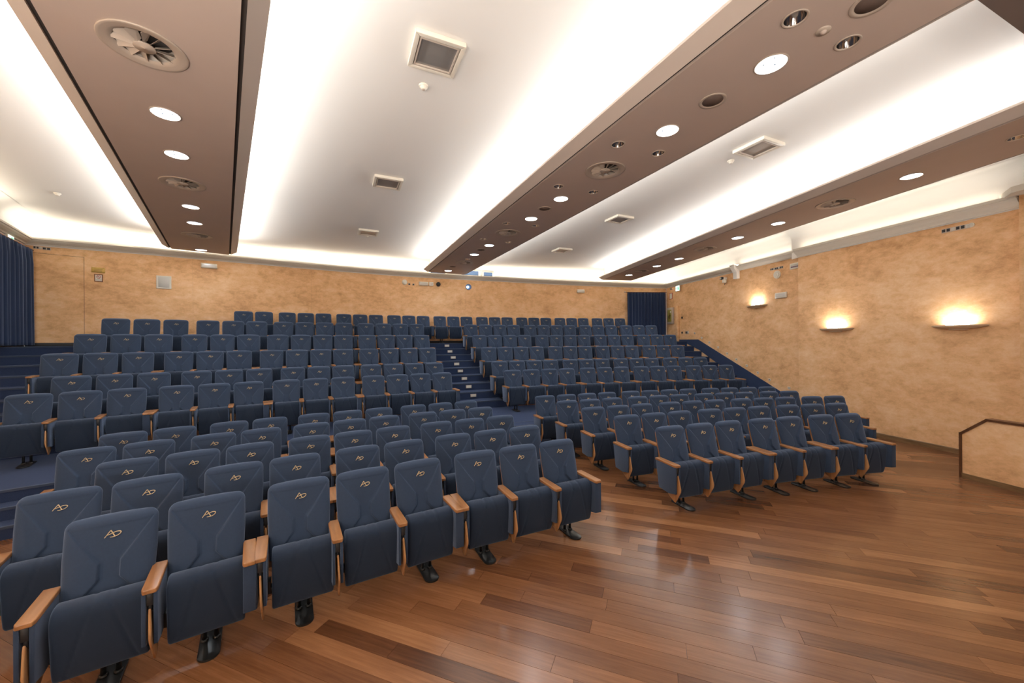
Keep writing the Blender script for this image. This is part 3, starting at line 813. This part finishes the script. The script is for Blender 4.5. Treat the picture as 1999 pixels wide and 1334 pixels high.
for rn, (R, th, benches) in ROWS.items():
    blk = rn.rstrip('0123456789'); k = int(rn[-1]); zf = 0 if blk in 'LR' else HT[k - 1]
    total = sum(benches); a = th; idx = 0
    for nb_ in benches:
        half = math.atan((nb_ * PITCH + BGAP) / 2 / R); a += half
        bx, by = CX + R * math.sin(a), CY + R * math.cos(a); tx, ty = math.cos(a), -math.sin(a)
        for j in range(nb_):
            o_ = (j - (nb_ - 1) / 2) * PITCH
            key = (j == nb_ - 1, nb_ <= 2 or j in (0, nb_ - 1))
            if key in protos: t = copy_tree(protos[key])
            else: t = make_chair(*key); protos[key] = t
            t.location = (bx + tx * o_, by + ty * o_, zf); t.rotation_euler = (0, 0, -a)
            idx += 1
            if blk == 'T':
                tag(t, 'dark blue tip-up chair, %s from the left in the topmost row against the back wall' % ORD[idx], 'chair', 'chairs of the topmost row')
            else:
                n_ = total - idx + 1 if blk in ('L', 'UL') else idx
                rowname = ('front' if k == 1 else ORD[k]) if blk in 'LR' else ('lowest' if k == 1 else ORD[k])
                where = 'beside the centre aisle' if n_ == 1 else '%s from centre aisle' % ORD[n_]
                tag(t, 'blue tip-up chair %s, %s row, %s' % (where, rowname, BLOCK[blk]), 'chair', 'tip-up chairs of the ' + BLOCK[blk])
        a += half

# ------------------------------------------------------------------ ceiling fittings
def lathe_part(name, prof, mat, parent, n=32):
    mb = MB(); mb.lathe(prof, 0, 0, n); return mb.build(name, mat, parent)
def make_down():
    t = empty('recessed_downlight')
    lathe_part('trim_ring', [(.127, -.001), (.142, -.001), (.144, -.006), (.136, -.010), (.127, -.008), (.124, .01), (.124, .03)], M['beigemetal'], t)
    lathe_part('lens', [(.0005, .016), (.124, .016), (.124, .019), (.0005, .019)], M['lamp'], t)
    mb = MB()
    for k in range(3): mb.lathe([(.0005, .010), (.006, .010), (.006, .016)], .06 * math.cos(k * 2.1), .06 * math.sin(k * 2.1), 10)
    mb.build('lens_clip', M['dark'], t)
    return t
def make_spot():
    t = empty('recessed_spotlight')
    lathe_part('trim_ring', [(.078, -.001), (.094, -.001), (.096, -.006), (.088, -.009), (.078, -.006), (.076, .01)], M['beigemetal'], t)
    lathe_part('reflector', [(.077, .0), (.074, .03), (.062, .08), (.05, .11), (.032, .13), (.0005, .135)], M['chrome'], t)
    lathe_part('bulb', [(.0005, .06), (.014, .066), (.02, .085), (.018, .105), (.01, .13)], M['glassy'], t, 16)
    return t
def make_vent():
    t = empty('air_diffuser')
    lathe_part('rim', [(.20, .012), (.215, .0), (.24, -.006), (.275, -.010), (.296, -.013), (.302, -.009), (.302, .0), (.25, .0), (.25, .02), (.21, .06), (.205, .10)], M['beigemetal'], t, 48)
    lathe_part('hub', [(.0005, -.016), (.004, -.012), (.074, -.010), (.078, -.006), (.074, .006), (.0005, .006)], M['beigemetal'], t, 32)
    for k in range(12):
        mb = MB(); c, s = math.cos(PI*k/6), math.sin(PI*k/6)
        pts = []
        for (r, w0, w1) in ((.068, .0, .028), (.208, .0, .075)):
            for off, z in ((0, -.008), (w1, .004 + w1 * .75)):
                x, y = r, off; pts.append((x * c - y * s, x * s + y * c, z)); pts.append((x * c - y * s, x * s + y * c, z + .003))
        mb.add(pts, [(0, 2, 6, 4), (1, 5, 7, 3), (0, 4, 5, 1), (2, 3, 7, 6), (4, 6, 7, 5), (0, 1, 3, 2)])
        mb.build('vane', M['beigemetal'], t)
    lathe_part('duct', [(.204, .10), (.20, .16), (.0005, .16)], M['gap'], t, 32)
    return t
def make_spk():
    t = empty('ceiling_speaker')
    lathe_part('rim', [(.10, .0), (.112, -.006), (.134, -.009), (.138, -.004), (.136, .0)], M['beigemetal'], t)
    lathe_part('grille', [(.0005, -.002), (.106, -.002), (.106, .004), (.0005, .004)], M['grille'], t)
    return t
M['grille'] = simple('brown_grille', (.16, .115, .095), .7, bump=.5, bscale=900)
mk = dict(d=make_down, s=make_spot, v=make_vent, k=make_spk)
NAMES = dict(d=('round lit recessed downlight', 'downlight'), s=('small round mirrored recessed spotlight', 'spotlight'), v=('round swirl air diffuser', 'air vent'), k=('round brown ceiling loudspeaker', 'loudspeaker'))
BN = ['left', 'middle', 'right']
cnt = {}; pr = {}
for bi, kd, x, y in FIT:
    if kd in pr: t = copy_tree(pr[kd])
    else: t = mk[kd](); pr[kd] = t
    # vents sit in a hole smaller than their rim
    t.location = (x, y, ZB); t.rotation_euler = (0, 0, rad(-BEAMS[bi]['a']))
    cnt[(bi, kd)] = cnt.get((bi, kd), 0) + 1
    if kd == 'k' and y < 3.2: lab = 'round brown ceiling loudspeaker cut by the top edge of the picture'
    else: lab = '%s, %s from the front on the %s ceiling beam' % (NAMES[kd][0], ORD[cnt[(bi, kd)]], BN[bi])
    if kd == 'd':
        dl = area('downlight_lamp', (x, y, ZB + .012), .23, .23, DOWN_W, (.86, .93, 1), ((0, 0, -1), (1, 0, 0))); dl.data.shape = 'DISK'
    tag(t, lab, NAMES[kd][1], '%ss on the %s ceiling beam' % (NAMES[kd][1], BN[bi]))
# small heat detector on the middle beam
t = empty('heat_detector', (2.66, 3.227, ZB)); lathe_part('base', [(.0005, -.012), (.05, -.012), (.055, 0)], M['beigemetal'], t, 24); lathe_part('dome', [(.0005, -.03), (.015, -.028), (.025, -.012)], M['taupe'], t, 16)
tag(t, 'small flat detector between the two nearest mirrored spotlights', 'detector')
# square floodlights on the white ceiling
def make_flood():
    t = empty('ceiling_floodlight')
    s, h = .262, .055
    mb = MB()
    for q in range(4):
        c, s_ = [(1, 0), (0, 1), (-1, 0), (0, -1)][q]
        p = [(s - .05, -s), (s, -s), (s, s), (s - .05, s)]
        pts = [(a * c - b * s_, a * s_ + b * c) for a, b in [(s - .05, -s + .05), (s, -s), (s, s), (s - .05, s - .05)]]
        mb.prism(pts, 'z', -h, 0)
    obj('frame', bevel_mesh(mb.mesh('frame', M['plastic']), .012, 2), t)
    mb = MB(); i0, i1 = .190, .205
    for q in range(4):
        c, s_ = [(1, 0), (0, 1), (-1, 0), (0, -1)][q]
        pts = [(a * c - b * s_, a * s_ + b * c) for a, b in [(i0, -i0), (i1, -i1), (i1, i1), (i0, i0)]]
        mb.prism(pts, 'z', -h + .002, -.02)
    mb.build('inner_frame', M['beigemetal'], t)
    mb = MB(); mb.box(-i0, i0, -i0, i0, -.034, -.028); mb.build('glass', M['panelgrey'], t)
    mb = MB(); mb.box(-.212, .212, -.212, .212, -.02, 0); mb.build('housing', M['beigemetal'], t)
    return t
fl = make_flood()
FL_ = [(-.80, 4.10, 'nearest square floodlight on the white ceiling of the middle bay'), (-2.40, 7.39, 'second square floodlight of the middle bay, dark glass'), (-4.05, 10.75, 'farthest square floodlight of the middle bay'),
       (4.0, 6.14, 'nearest square floodlight in the bay right of the middle beam'), (2.76, 9.71, 'second square floodlight in the bay right of the middle beam'), (1.73, 13.0, 'farthest square floodlight in the bay right of the middle beam')]
for i, (x, y, lab) in enumerate(FL_):
    t = fl if i == 0 else copy_tree(fl); t.location = (x, y, ZT); t.rotation_euler = (0, 0, rad(24.35)); tag(t, lab, 'floodlight', 'square floodlights on the ceiling')
def make_smoke():
    t = empty('smoke_detector')
    lathe_part('base', [(.0005, -.02), (.052, -.02), (.056, -.005), (.056, 0)], M['plastic'], t, 24)
    lathe_part('head', [(.0005, -.052), (.026, -.050), (.032, -.040), (.030, -.034), (.042, -.028), (.044, -.02)], M['plastic'], t, 24)
    lathe_part('sensor_cap', [(.0005, -.056), (.020, -.054), (.022, -.050)], M['beigemetal'], t, 24)
    return t
sm0 = make_smoke()
for i, (x, y, lab) in enumerate([(-1.06, 4.63, 'ivory smoke detector behind the nearest floodlight of the middle bay'), (-4.22, 11.12, 'ivory smoke detector behind the farthest floodlight of the middle bay'), (3.83, 6.62, 'ivory smoke detector behind the nearest floodlight of the right bay'),
                                 (1.54, 13.3, 'ivory smoke detector behind the farthest floodlight of the right bay'), (-9.4, 7.87, 'ivory smoke detector on the ceiling of the leftmost bay')]):
    t = sm0 if i == 0 else copy_tree(sm0); t.location = (x, y, ZT); tag(t, lab, 'smoke detector', 'smoke detectors on the ceiling')

# ------------------------------------------------------------------ wall sconces
def make_sconce():
    t = empty('wall_sconce')          # local x along the wall, -y into the room, z up
    n = 24; mb = MB(); vs = []; fs = []; Lh = .41
    for i in range(n + 1):
        s = -1 + 2 * i / n; x = s * Lh; d = .135 * (1 - abs(s)**3.2) + .03; tz = .046 * (1 - abs(s)**4) + .010
        vs += [(x, 0, 0), (x, -d, .012), (x, -d + .004, .012 - tz * .5), (x, -d * .55, -tz), (x, 0, -tz)]
    for i in range(n):
        for k in range(5): fs.append((5*i + k, 5*i + (k+1) % 5, 5*i + 5 + (k+1) % 5, 5*i + 5 + k))
    fs += [(0, 1, 2, 3, 4), tuple(range(5*n, 5*n + 5))]
    mb.add(vs, fs); mb.build('shelf', M['sconce'], t)
    mb = MB(); mb.tube([(-.17, -.06, .018), (.17, -.06, .018)], .010, 10); mb.build('lamp_tube', M['tube'], t)
    mb = MB(); mb.box(-.14, .14, -.05, .0, -.085, -.04); obj('bracket', bevel_mesh(mb.mesh('bracket', M['sconce']), .006), t)
    return t
s0 = make_sconce(); wang1 = math.atan2(.2405, 1); 
def wall_rot(dirvec):   # local +x along dirvec, -y into room
    return math.atan2(dirvec[1], dirvec[0])
dN = (.2405, -1.0); dF = (.156, -1.0)
for i, (x, y, z, dv, lab) in enumerate([(8.858, 7.519, 2.551, dN, 'lit wall sconce nearest to the right edge of the picture'), (8.323, 9.741, 2.566, dN, 'lit wall sconce in the middle of the three, lower wall section'), (7.991, 12.375, 3.405, dF, 'smallest and highest lit wall sconce, above the side stairs')]):
    t = s0 if i == 0 else copy_tree(s0); t.location = (x, y, z); t.rotation_euler = (0, 0, wall_rot(dv)); tag(t, lab, 'wall lamp', 'wall sconces on the right wall')
    d_ = Vector((dv[0], dv[1], 0)).normalized(); inn = Vector((d_.y, -d_.x, 0)); inn = inn if inn.x < 0 else -inn
    area('sconce_lamp', Vector((x, y, z + .035)) + inn * .085, .34, .05, SCONCE_W, (1, .94, .86), (Vector((0, 0, 1)) - inn * .35, d_))

# ------------------------------------------------------------------ things on the walls
def place(name, mk_fn, loc, rz, label, cat, group=None):
    t = empty(name, loc, rz); mk_fn(t); return tag(t, label, cat, group)
def on_back(a, z, off=.0): x, y = pol(RW - .001 - off, a); return (x, y, z), -rad(a)
def bxp(t, name, mat, x0, x1, y0, y1, z0, z1, bev=.003):
    mb = MB(); mb.box(x0, x1, y0, y1, z0, z1); me = mb.mesh(name, mat)
    if bev: bevel_mesh(me, bev, 1)
    return obj(name, me, t)
def disc(t, name, mat, r, y0, y1, cx=0, cz=0, n=28):
    mb = MB(); mb.prism([(cx + r * math.cos(2*PI*k/n), cz + r * math.sin(2*PI*k/n)) for k in range(n)], 'y', y0, y1); return mb.build(name, mat, t)
def emerg(w, h):
    def f(t):
        bxp(t, 'housing', M['plastic'], -w/2, w/2, -.06, 0, -h/2, h/2, .012)
        bxp(t, 'diffuser', M['glassy'], -w/2 + .03, w/2 - .03, -.066, -.058, -h/2 + .03, h/2 - .03, .004)
        for k in range(3): bxp(t, 'louvre', M['plastic'], -w/2 + .04, w/2 - .04, -.070, -.064, -h/2 + .045 + k * (h - .09) / 2 - .003, -h/2 + .045 + k * (h - .09) / 2 + .003, 0)
    return f
p, r = on_back(-35.29, 4.69); place('emergency_light', emerg(.40, .15), p, r, 'white rectangular emergency light on the back wall below the left ceiling beam', 'emergency light')
p, r = on_back(-23.33, 4.60); place('emergency_light', emerg(.37, .15), p, r, 'white rectangular emergency light left of the black dome on the back wall', 'emergency light')
p, r = on_back(-11.06, 4.53); place('emergency_light', emerg(.36, .15), p, r, 'white rectangular emergency light left of the right-hand curtain', 'emergency light')
def f(t):
    bxp(t, 'plate', M['yellow'], -.19, .19, -.012, 0, -.075, .075, .004)
    bxp(t, 'border', M['olive'], -.165, .165, -.014, -.011, .052, .058, 0); bxp(t, 'border', M['olive'], -.165, .165, -.014, -.011, -.058, -.052, 0)
    rng = random.Random(3)
    for z_, h_ in ((.018, .020), (-.025, .024)):
        x_ = -.115
        while x_ < .11:
            w_ = rng.uniform(.009, .016); bxp(t, 'lettering', M['olive'], x_, x_ + w_ * .7, -.014, -.011, z_ - h_/2, z_ + h_/2, 0); x_ += w_
p, r = on_back(-39.48, 4.304); place('yellow_sign', f, p, r, 'small yellow rectangular sign with two lines of lettering beside the flush door', 'sign').scale = (.68, 1, .95)
def f(t):
    for (a, b, c, d_) in [(-.115, .115, .10, .122), (-.115, .115, -.122, -.10), (-.115, -.09, -.10, .10), (.09, .115, -.10, .10)]: bxp(t, 'frame', M['brownframe'], a, b, -.02, 0, c, d_, .002)
    bxp(t, 'sheet', M['paper'], -.09, .09, -.008, 0, -.10, .10, 0)
    # prohibition ring with a cigarette
    mb = MB(); n = 28; vs = []
    for k in range(n):
        c, s = math.cos(2*PI*k/n), math.sin(2*PI*k/n)
        vs += [(.058*c, -.010, .036 + .058*s), (.044*c, -.010, .036 + .044*s)]
    mb.add(vs, [(2*k, 2*k+1, (2*k+3) % (2*n), (2*k+2) % (2*n)) for k in range(n)]); mb.build('prohibition_ring', M['red'], t)
    mb = MB(); mb.prism([(-.040, .074), (-.032, .080), (.040, -.002), (.032, -.008)], 'y', -.0115, -.0105); mb.build('slash', M['red'], t)
    bxp(t, 'cigarette', M['dark'], -.032, .030, -.0105, -.009, .030, .040, 0); bxp(t, 'text_field', M['papergrey'], -.082, .082, -.010, -.008, -.085, -.04, 0)
p, r = on_back(-39.47, 4.089); place('no_smoking_sign', f, p, r, 'brown-framed no smoking sign with red ring under the yellow sign', 'sign').scale = (.70, 1, .85)
def f(t):
    bxp(t, 'panel', M['paper'], -.165, .165, -.02, 0, -.19, .19, .004); bxp(t, 'grille', M['papergrey'], -.12, .12, -.023, -.018, -.155, .16, .002)
p, r = on_back(-37.14, 4.09); place('wall_panel_cover', f, p, r, 'white square panel on the back wall behind the left block', 'panel')
def termf(w, h, n):
    def f(t):
        bxp(t, 'plate', M['beigemetal'], -w/2, w/2, -.014, 0, -h/2, h/2, .003)
        for k in range(n):
            x = -w/2 + w * (k + .5) / n; bxp(t, 'socket', M['dark'] if k % 3 != 2 else M['papergrey'], x - w/n*.36, x + w/n*.36, -.018, -.012, -h*.34, h*.34, .001)
    return f
p, r = on_back(-41.34, 4.754); place('socket_plate', termf(.14, .07, 3), p, r, 'small brass socket plate in the corner above the flush door, left one', 'socket')
p, r = on_back(-41.08, 4.748); place('socket_plate', termf(.14, .07, 2), p, r, 'small brass socket plate above the flush door, right one', 'socket')
p, r = on_back(-24.30, 4.555); place('socket_plate', termf(.08, .07, 1), p, r, 'tiny dark socket just right of the white round lamp, left one', 'socket')
p, r = on_back(-24.02, 4.55); place('socket_plate', termf(.08, .07, 1), p, r, 'tiny dark socket left of the middle emergency light, right one', 'socket')
def f(t):
    disc(t, 'base', M['plastic'], .10, -.025, 0); disc(t, 'diffuser', M['paper'], .085, -.06, -.02); disc(t, 'cap', M['paper'], .05, -.075, -.055)
p, r = on_back(-24.62, 4.62); place('round_sounder', f, p, r, 'white round wall lamp left of the middle emergency light', 'wall lamp')
def f(t):
    bxp(t, 'box', M['plastic'], -.085, .085, -.04, 0, -.075, .075, .006); bxp(t, 'red_mark', M['red'], -.02, .0, -.044, -.038, -.02, .0, 0); bxp(t, 'slot', M['papergrey'], .015, .06, -.044, -.038, -.04, .04, 0)
p, r = on_back(-22.79, 4.605); place('control_box', f, p, r, 'small white square box with a red mark beside the middle emergency light', 'box')
def f(t):
    disc(t, 'base', M['dark'], .088, -.03, 0)
    mb = MB(); prof = [(.075 * math.cos(a), .03 + .06 * math.sin(a)) for a in [PI/2*k/8 for k in range(9)]]
    n = 24; vs = [(rr * math.cos(2*PI*k/n), -d_, rr * math.sin(2*PI*k/n)) for rr, d_ in prof for k in range(n)]
    mb.add(vs, [(i*n+k, i*n+(k+1) % n, (i+1)*n+(k+1) % n, (i+1)*n+k) for i in range(8) for k in range(n)], True); mb.build('dome', M['black'], t)
p, r = on_back(-22.28, 4.61); place('dome_camera', f, p, r, 'black round dome camera on the back wall', 'camera')
def f(t):
    mb = MB(); n = 32; vs = []
    for k in range(n):
        c, s = math.cos(2*PI*k/n), math.sin(2*PI*k/n)
        vs += [(.125*c, -.02, .125*s), (.10*c, -.02, .10*s), (.125*c, 0, .125*s), (.10*c, .0, .10*s)]
    mb.add(vs, [(4*k, 4*k+1, (4*k+5) % (4*n), (4*k+4) % (4*n)) for k in range(n)] + [(4*k, (4*k+4) % (4*n), (4*k+6) % (4*n), 4*k+2) for k in range(n)]); mb.build('port_ring', M['bluewin'], t)
    disc(t, 'glass', M['bluewin'], .10, -.012, -.004); disc(t, 'lens', M['proj'], .042, -.03, -.008, -.035, -.01)
p, r = on_back(-20.07, 4.56); place('projector_port', f, p, r, 'round projector port with a bright bluish white lens on the back wall', 'projector')
# left wall: exit sign over the curtain
dL = Vector((-.616, .788)); nL = Vector((.788, .616)); rL = math.atan2(-dL.y, -dL.x) + PI
def exitf(w, h):
    def f(t):
        bxp(t, 'housing', M['plastic'], -w/2, w/2, -.05, 0, -h/2, h/2, .006); bxp(t, 'lit_panel', M['exit'], -w/2 + .01, w/2 - .01, -.054, -.048, -h/2 + .01, h/2 - .01, 0)
        # running figure and arrow
        g = M['exitgreen']
        bxp(t, 'pictogram_door', g, w*.02, w*.22, -.057, -.053, -h*.32, h*.32, 0); bxp(t, 'pictogram_arrow', g, -w*.38, -w*.10, -.057, -.053, -h*.05, h*.05, 0)
        mb = MB(); mb.prism([(-w*.40, 0), (-w*.28, h*.2), (-w*.28, -h*.2)], 'y', -.057, -.053); mb.build('pictogram_arrow', g, t)
        disc(t, 'pictogram_head', g, h*.08, -.057, -.053, w*.32, h*.24, 12)
        mb = MB(); mb.prism([(w*.30, h*.14), (w*.37, h*.12), (w*.34, -h*.06), (w*.42, -h*.30), (w*.36, -h*.32), (w*.29, -h*.08), (w*.25, -h*.32), (w*.20, -h*.30), (w*.26, 0)], 'y', -.057, -.053); mb.build('pictogram_runner', g, t)
    return f
place('exit_sign', exitf(.34, .20), (-11.62 + .0, 8.76, 4.715), math.atan2(dL.y, dL.x), 'glowing exit sign above the left curtain', 'exit sign')
# right wall: rear section
rF = wall_rot(dF)
def on_far(s, z): p_ = wline(0, 0, s, .001); return (p_.x, p_.y, z)
place('exit_sign', exitf(.30, .24), on_far(16.70, 4.57), rF, 'glowing green and white exit sign on the right wall near the corner', 'exit sign')
place('socket_plate', termf(.16, .07, 2), on_far(17.25, 4.62), rF, 'pair of tiny dark sockets in the right rear corner above the red notice', 'socket')
def f(t):
    for (a, b, c, d_) in [(-.12, .12, .12, .14), (-.12, .12, -.14, -.12), (-.12, -.10, -.12, .12), (.10, .12, -.12, .12)]: bxp(t, 'frame', M['red'], a, b, -.014, 0, c, d_, 0)
    bxp(t, 'sheet', M['paper'], -.10, .10, -.006, 0, -.12, .12, 0)
place('red_notice', f, on_far(17.28, 4.30), rF, 'small red-framed notice in the right rear corner', 'notice')
def f(t):
    bxp(t, 'box', M['beigemetal'], -.22, .22, -.10, 0, -.37, .37, .006); bxp(t, 'glass_door', M['cablegreen'], -.16, .16, -.108, -.098, -.27, .27, .003)
    mb = MB(); mb.tube([(.02, -.115, .10), (.07, -.118, .02), (-.03, -.118, -.05), (.05, -.115, -.12)], .022, 8); mb.build('hose', M['brownframe'], t)
    bxp(t, 'white_handle', M['paper'], .08, .12, -.125, -.105, .12, .22, .002)
place('fire_hose_cabinet', f, on_far(17.25, 3.40), rF, 'glazed fire hose cabinet on the right wall beside the curtain', 'cabinet')
def f(t): bxp(t, 'casing', M['plaster'], -.08, .08, -.09, 0, -1.0, .75, .004)
place('wall_casing', f, on_far(16.72, 3.05), rF, 'narrow plastered vertical casing right of the hose cabinet', 'casing')
def f(t): bxp(t, 'switch_body', M['dark'], -.04, .04, -.02, 0, -.04, .04, .003); bxp(t, 'rocker', M['black'], -.02, .02, -.026, -.018, -.025, .025, 0)
place('wall_switch', f, on_far(16.45, 3.27), rF, 'upper small black switch on the right wall near the casing', 'switch')
place('wall_switch', f, on_far(16.45, 2.62), rF, 'lower small black switch on the right wall near the casing', 'switch')
place('socket_plate', termf(.22, .12, 3), on_far(16.1, 2.62), rF, 'pale socket plate above the top of the side stairs', 'socket')
def f(t):
    bxp(t, 'mount', M['plastic'], -.05, .05, -.10, 0, .02, .10, .004); bxp(t, 'lamp_head', M['dark'], -.10, .0, -.19, -.10, .02, .12, .01); bxp(t, 'lamp_head', M['plastic'], .0, .10, -.17, -.06, -.10, .02, .01); disc(t, 'lens', M['glassy'], .035, -.20, -.185, -.05, .07)
    mb = MB(); mb.tube([(.02, -.05, .02), (.04, -.07, -.08), (-.03, -.05, -.16)], .008, 6); mb.build('cable', M['dark'], t)
place('surveillance_camera', f, on_far(13.78, 4.46), rF, 'small bracket-mounted camera on the right wall beside the white bracket', 'camera')
def f(t):
    mb = MB(); mb.prism([(0, .24), (-.22, .24), (-.22, .16), (-.12, .02), (-.11, -.20), (0, -.20)], 'x', -.09, .09); obj('body', bevel_mesh(mb.mesh('body', M['white']), .006), t)
    bxp(t, 'top_plate', M['white'], -.11, .11, -.24, 0, .24, .28, .004)
place('cornice_bracket', f, on_far(13.22, 4.62), rF, 'white moulded bracket on the cornice of the right wall', 'bracket')
def f(t): disc(t, 'base', M['plastic'], .12, -.03, 0); disc(t, 'cone_cover', M['paper'], .085, -.05, -.03); disc(t, 'centre_cap', M['plastic'], .03, -.06, -.05)
place('round_speaker', f, on_far(11.60, 4.28), rF, 'white round loudspeaker on the right wall above the emergency light', 'loudspeaker')
place('emergency_light', emerg(.40, .17), on_far(11.45, 3.63), rF, 'white rectangular emergency light on the right wall right of the highest sconce', 'emergency light')
place('socket_plate', termf(.46, .075, 8), on_far(11.62, 4.475), rF, 'long dark strip of sockets above the white round loudspeaker', 'socket')
def f(t):
    bxp(t, 'frame', M['plastic'], -.14, .14, -.02, 0, -.085, .085, .004); bxp(t, 'print', M['papergrey'], -.10, .14, -.024, -.018, -.045, .05, 0); bxp(t, 'dark_band', M['purple'], -.10, .14, -.026, -.020, -.04, -.01, 0)
place('framed_plate', f, on_far(11.02, 4.43), rF, 'white framed plate with a purple band under the cornice on the right wall', 'plate')
dots = [(15.594, 2.573), (15.152, 2.385), (14.704, 2.202), (14.212, 2.02), (13.748, 1.804), (13.299, 1.608), (12.826, 1.418), (12.364, 1.22), (11.905, 1.036), (11.214, .863)]
def f(t):
    disc(t, 'ring', M['paper'], .042, -.012, 0, n=20); disc(t, 'lens', M['dark'], .012, -.016, -.010, n=12); bxp(t, 'shade', M['plastic'], -.045, .045, -.03, -.01, .02, .035, 0)
for i, (s, z) in enumerate(dots):
    place('stair_wall_light', f, on_far(s, z), rF, 'small round white stair light on right wall, %s from the top' % ORD[i + 1], 'stair light', 'stair lights on the right wall')
# near section
rN = wall_rot(dN)
def on_near(s, z): return (9.05 - .2405 * (s - 6.72) - .001, s, z)
place('socket_plate', termf(.42, .085, 6), on_near(7.56, 4.485), rN, 'long dark socket strip under the cornice above the nearest sconce', 'socket')
def f(t): disc(t, 'ring', M['plastic'], .045, -.012, 0); disc(t, 'cover', M['paper'], .032, -.018, -.010)
place('blank_cover', f, on_near(7.345, 4.49), rN, 'small pale round cover right of the long socket strip', 'cover')

# ------------------------------------------------------------------ curtains
def curtain(name, P0, P1, z0, z1, folds, depth, label, flare=0):
    """P0->P1 along the wall (2-D), room side to the right of the direction"""
    P0, P1 = Vector(P0), Vector(P1); d_ = (P1 - P0); ln = d_.length; d_.normalize(); n_ = Vector((d_.y, -d_.x))
    t = empty(name, (P0.x, P0.y, z1)); inv = Matrix.Translation(-t.location)
    nu, nv = folds * 10, 26; rng = random.Random(5); ph = [rng.uniform(-.5, .5) for _ in range(folds + 2)]; am = [rng.uniform(.6, 1.15) for _ in range(folds + 2)]
    vs = []; fs = []
    for j in range(nv + 1):
        v = j / nv; z = z1 + (z0 - z1) * v
        for i in range(nu + 1):
            u = i / nu; k = u * folds; a = am[int(k)] * (1 - (k % 1)) + am[int(k) + 1] * (k % 1)
            w_ = math.sin(2 * PI * k + ph[int(k)] * (1 - math.cos(2*PI*(k % 1))) * .5 + .5 * math.sin(3.1 * k + v * 1.2))
            dep = depth * a * (.45 + .55 * min(1, v * 6 + .1)) * w_ + .12 * depth * math.sin(5 * PI * k + 2)
            p = P0 + d_ * (u * ln + flare * v * (u - .3) ) + n_ * dep
            vs.append((p.x, p.y, z))
    for j in range(nv):
        for i in range(nu): a = j * (nu + 1) + i; fs.append((a, a + 1, a + nu + 2, a + nu + 1))
    mb = MB(); mb.add(vs, fs, True); o = mb.build('cloth', M['curtain'], t, False); o.matrix_parent_inverse = inv
    sm = o.modifiers.new('t', 'SOLIDIFY'); sm.thickness = .006
    mb = MB(); a = P0 - d_ * .12; b = P1 + d_ * .05
    mb.tube([(a.x, a.y, z1 + .012), (b.x, b.y, z1 + .012)], .016, 10); o = mb.build('rod', M['brownframe'], t); o.matrix_parent_inverse = inv
    mb = MB(); mb.lathe([(.0005, z1 - .02), (.03, z1 - .005), (.034, z1 + .012), (.03, z1 + .03), (.0005, z1 + .045)], a.x, a.y, 16); o = mb.build('finial', M['chrome'], t); o.matrix_parent_inverse = inv
    mb = MB()
    for q in (.02, .5, .97):
        c = P0 + d_ * ln * q; e = c - n_ * .16; mb.tube([(c.x, c.y, z1 + .03), (e.x, e.y, z1 + .03)], .008, 6)
    o = mb.build('rod_bracket', M['chrome'], t); o.matrix_parent_inverse = inv
    return tag(t, label, 'curtain')
a_ = Vector((-11.37, 8.44)) - dL * 1.9 + nL * .15; b_ = Vector((-12.16, 9.45)) + dL * .02 + nL * .15
curtain('curtain', a_, b_, 2.262, 4.655, 15, .055, 'dark blue pleated curtain on the left wall at the edge of the picture', .10)
curtain('curtain', pol(RW - .16, -7.2), pol(RW - .16, -3.95), 2.262, 4.49, 12, .05, 'dark blue pleated curtain on the back wall in the right rear corner')

# ------------------------------------------------------------------ parapet by the stage steps
def par():
    A = Vector((7.40, 6.29)); Bv = Vector((7.56, 5.43)); d_ = (Bv - A).normalized(); n_ = Vector((d_.y, -d_.x)); n_ = n_ if n_.x < 0 else -n_
    t = empty('stair_parapet', (A.x, A.y, 0)); inv = Matrix.Translation(-t.location)
    LN = 2.2; prof = [(0, 0), (0, .735), (.32, 1.02), (LN, 1.02), (LN, 0)]
    def slab(pts, o0, o1, name, mat):
        vs = []
        for o_ in (o0, o1):
            for s, z in pts: p_ = A + d_ * s + n_ * o_; vs.append((p_.x, p_.y, z))
        n = len(pts); mb = MB(); mb.add(vs, [tuple(range(n)), tuple(range(n, 2*n))[::-1]] + [(k, (k+1) % n, n + (k+1) % n, n + k) for k in range(n)])
        o = mb.build(name, mat, t); o.matrix_parent_inverse = inv
    slab([(.02, 0), (.02, .725), (.325, 1.0), (LN, 1.0), (LN, 0)], -.12, -.0, 'plaster_panel', M['plaster'])
    # capping as three mitred strips
    def strip(p, q, th):
        P_, Q_ = Vector(p), Vector(q); e = (Q_ - P_).normalized(); m_ = Vector((-e.y, e.x)) * th
        slab([tuple(P_), tuple(Q_), tuple(Q_ - m_), tuple(P_ - m_)], -.145, .018, 'capping', M['cap'])
    strip((0, 0), (0, .745), .032); strip((0, .735), (.32, 1.03), .034); strip((.31, 1.026), (LN, 1.026), .034)
    slab([(.03, 0), (.03, .085), (LN, .085), (LN, 0)], 0, .014, 'baseboard', M['baseboard'])
    tag(t, 'low plastered parapet with dark wooden capping at the right edge of the picture', 'parapet')
par()
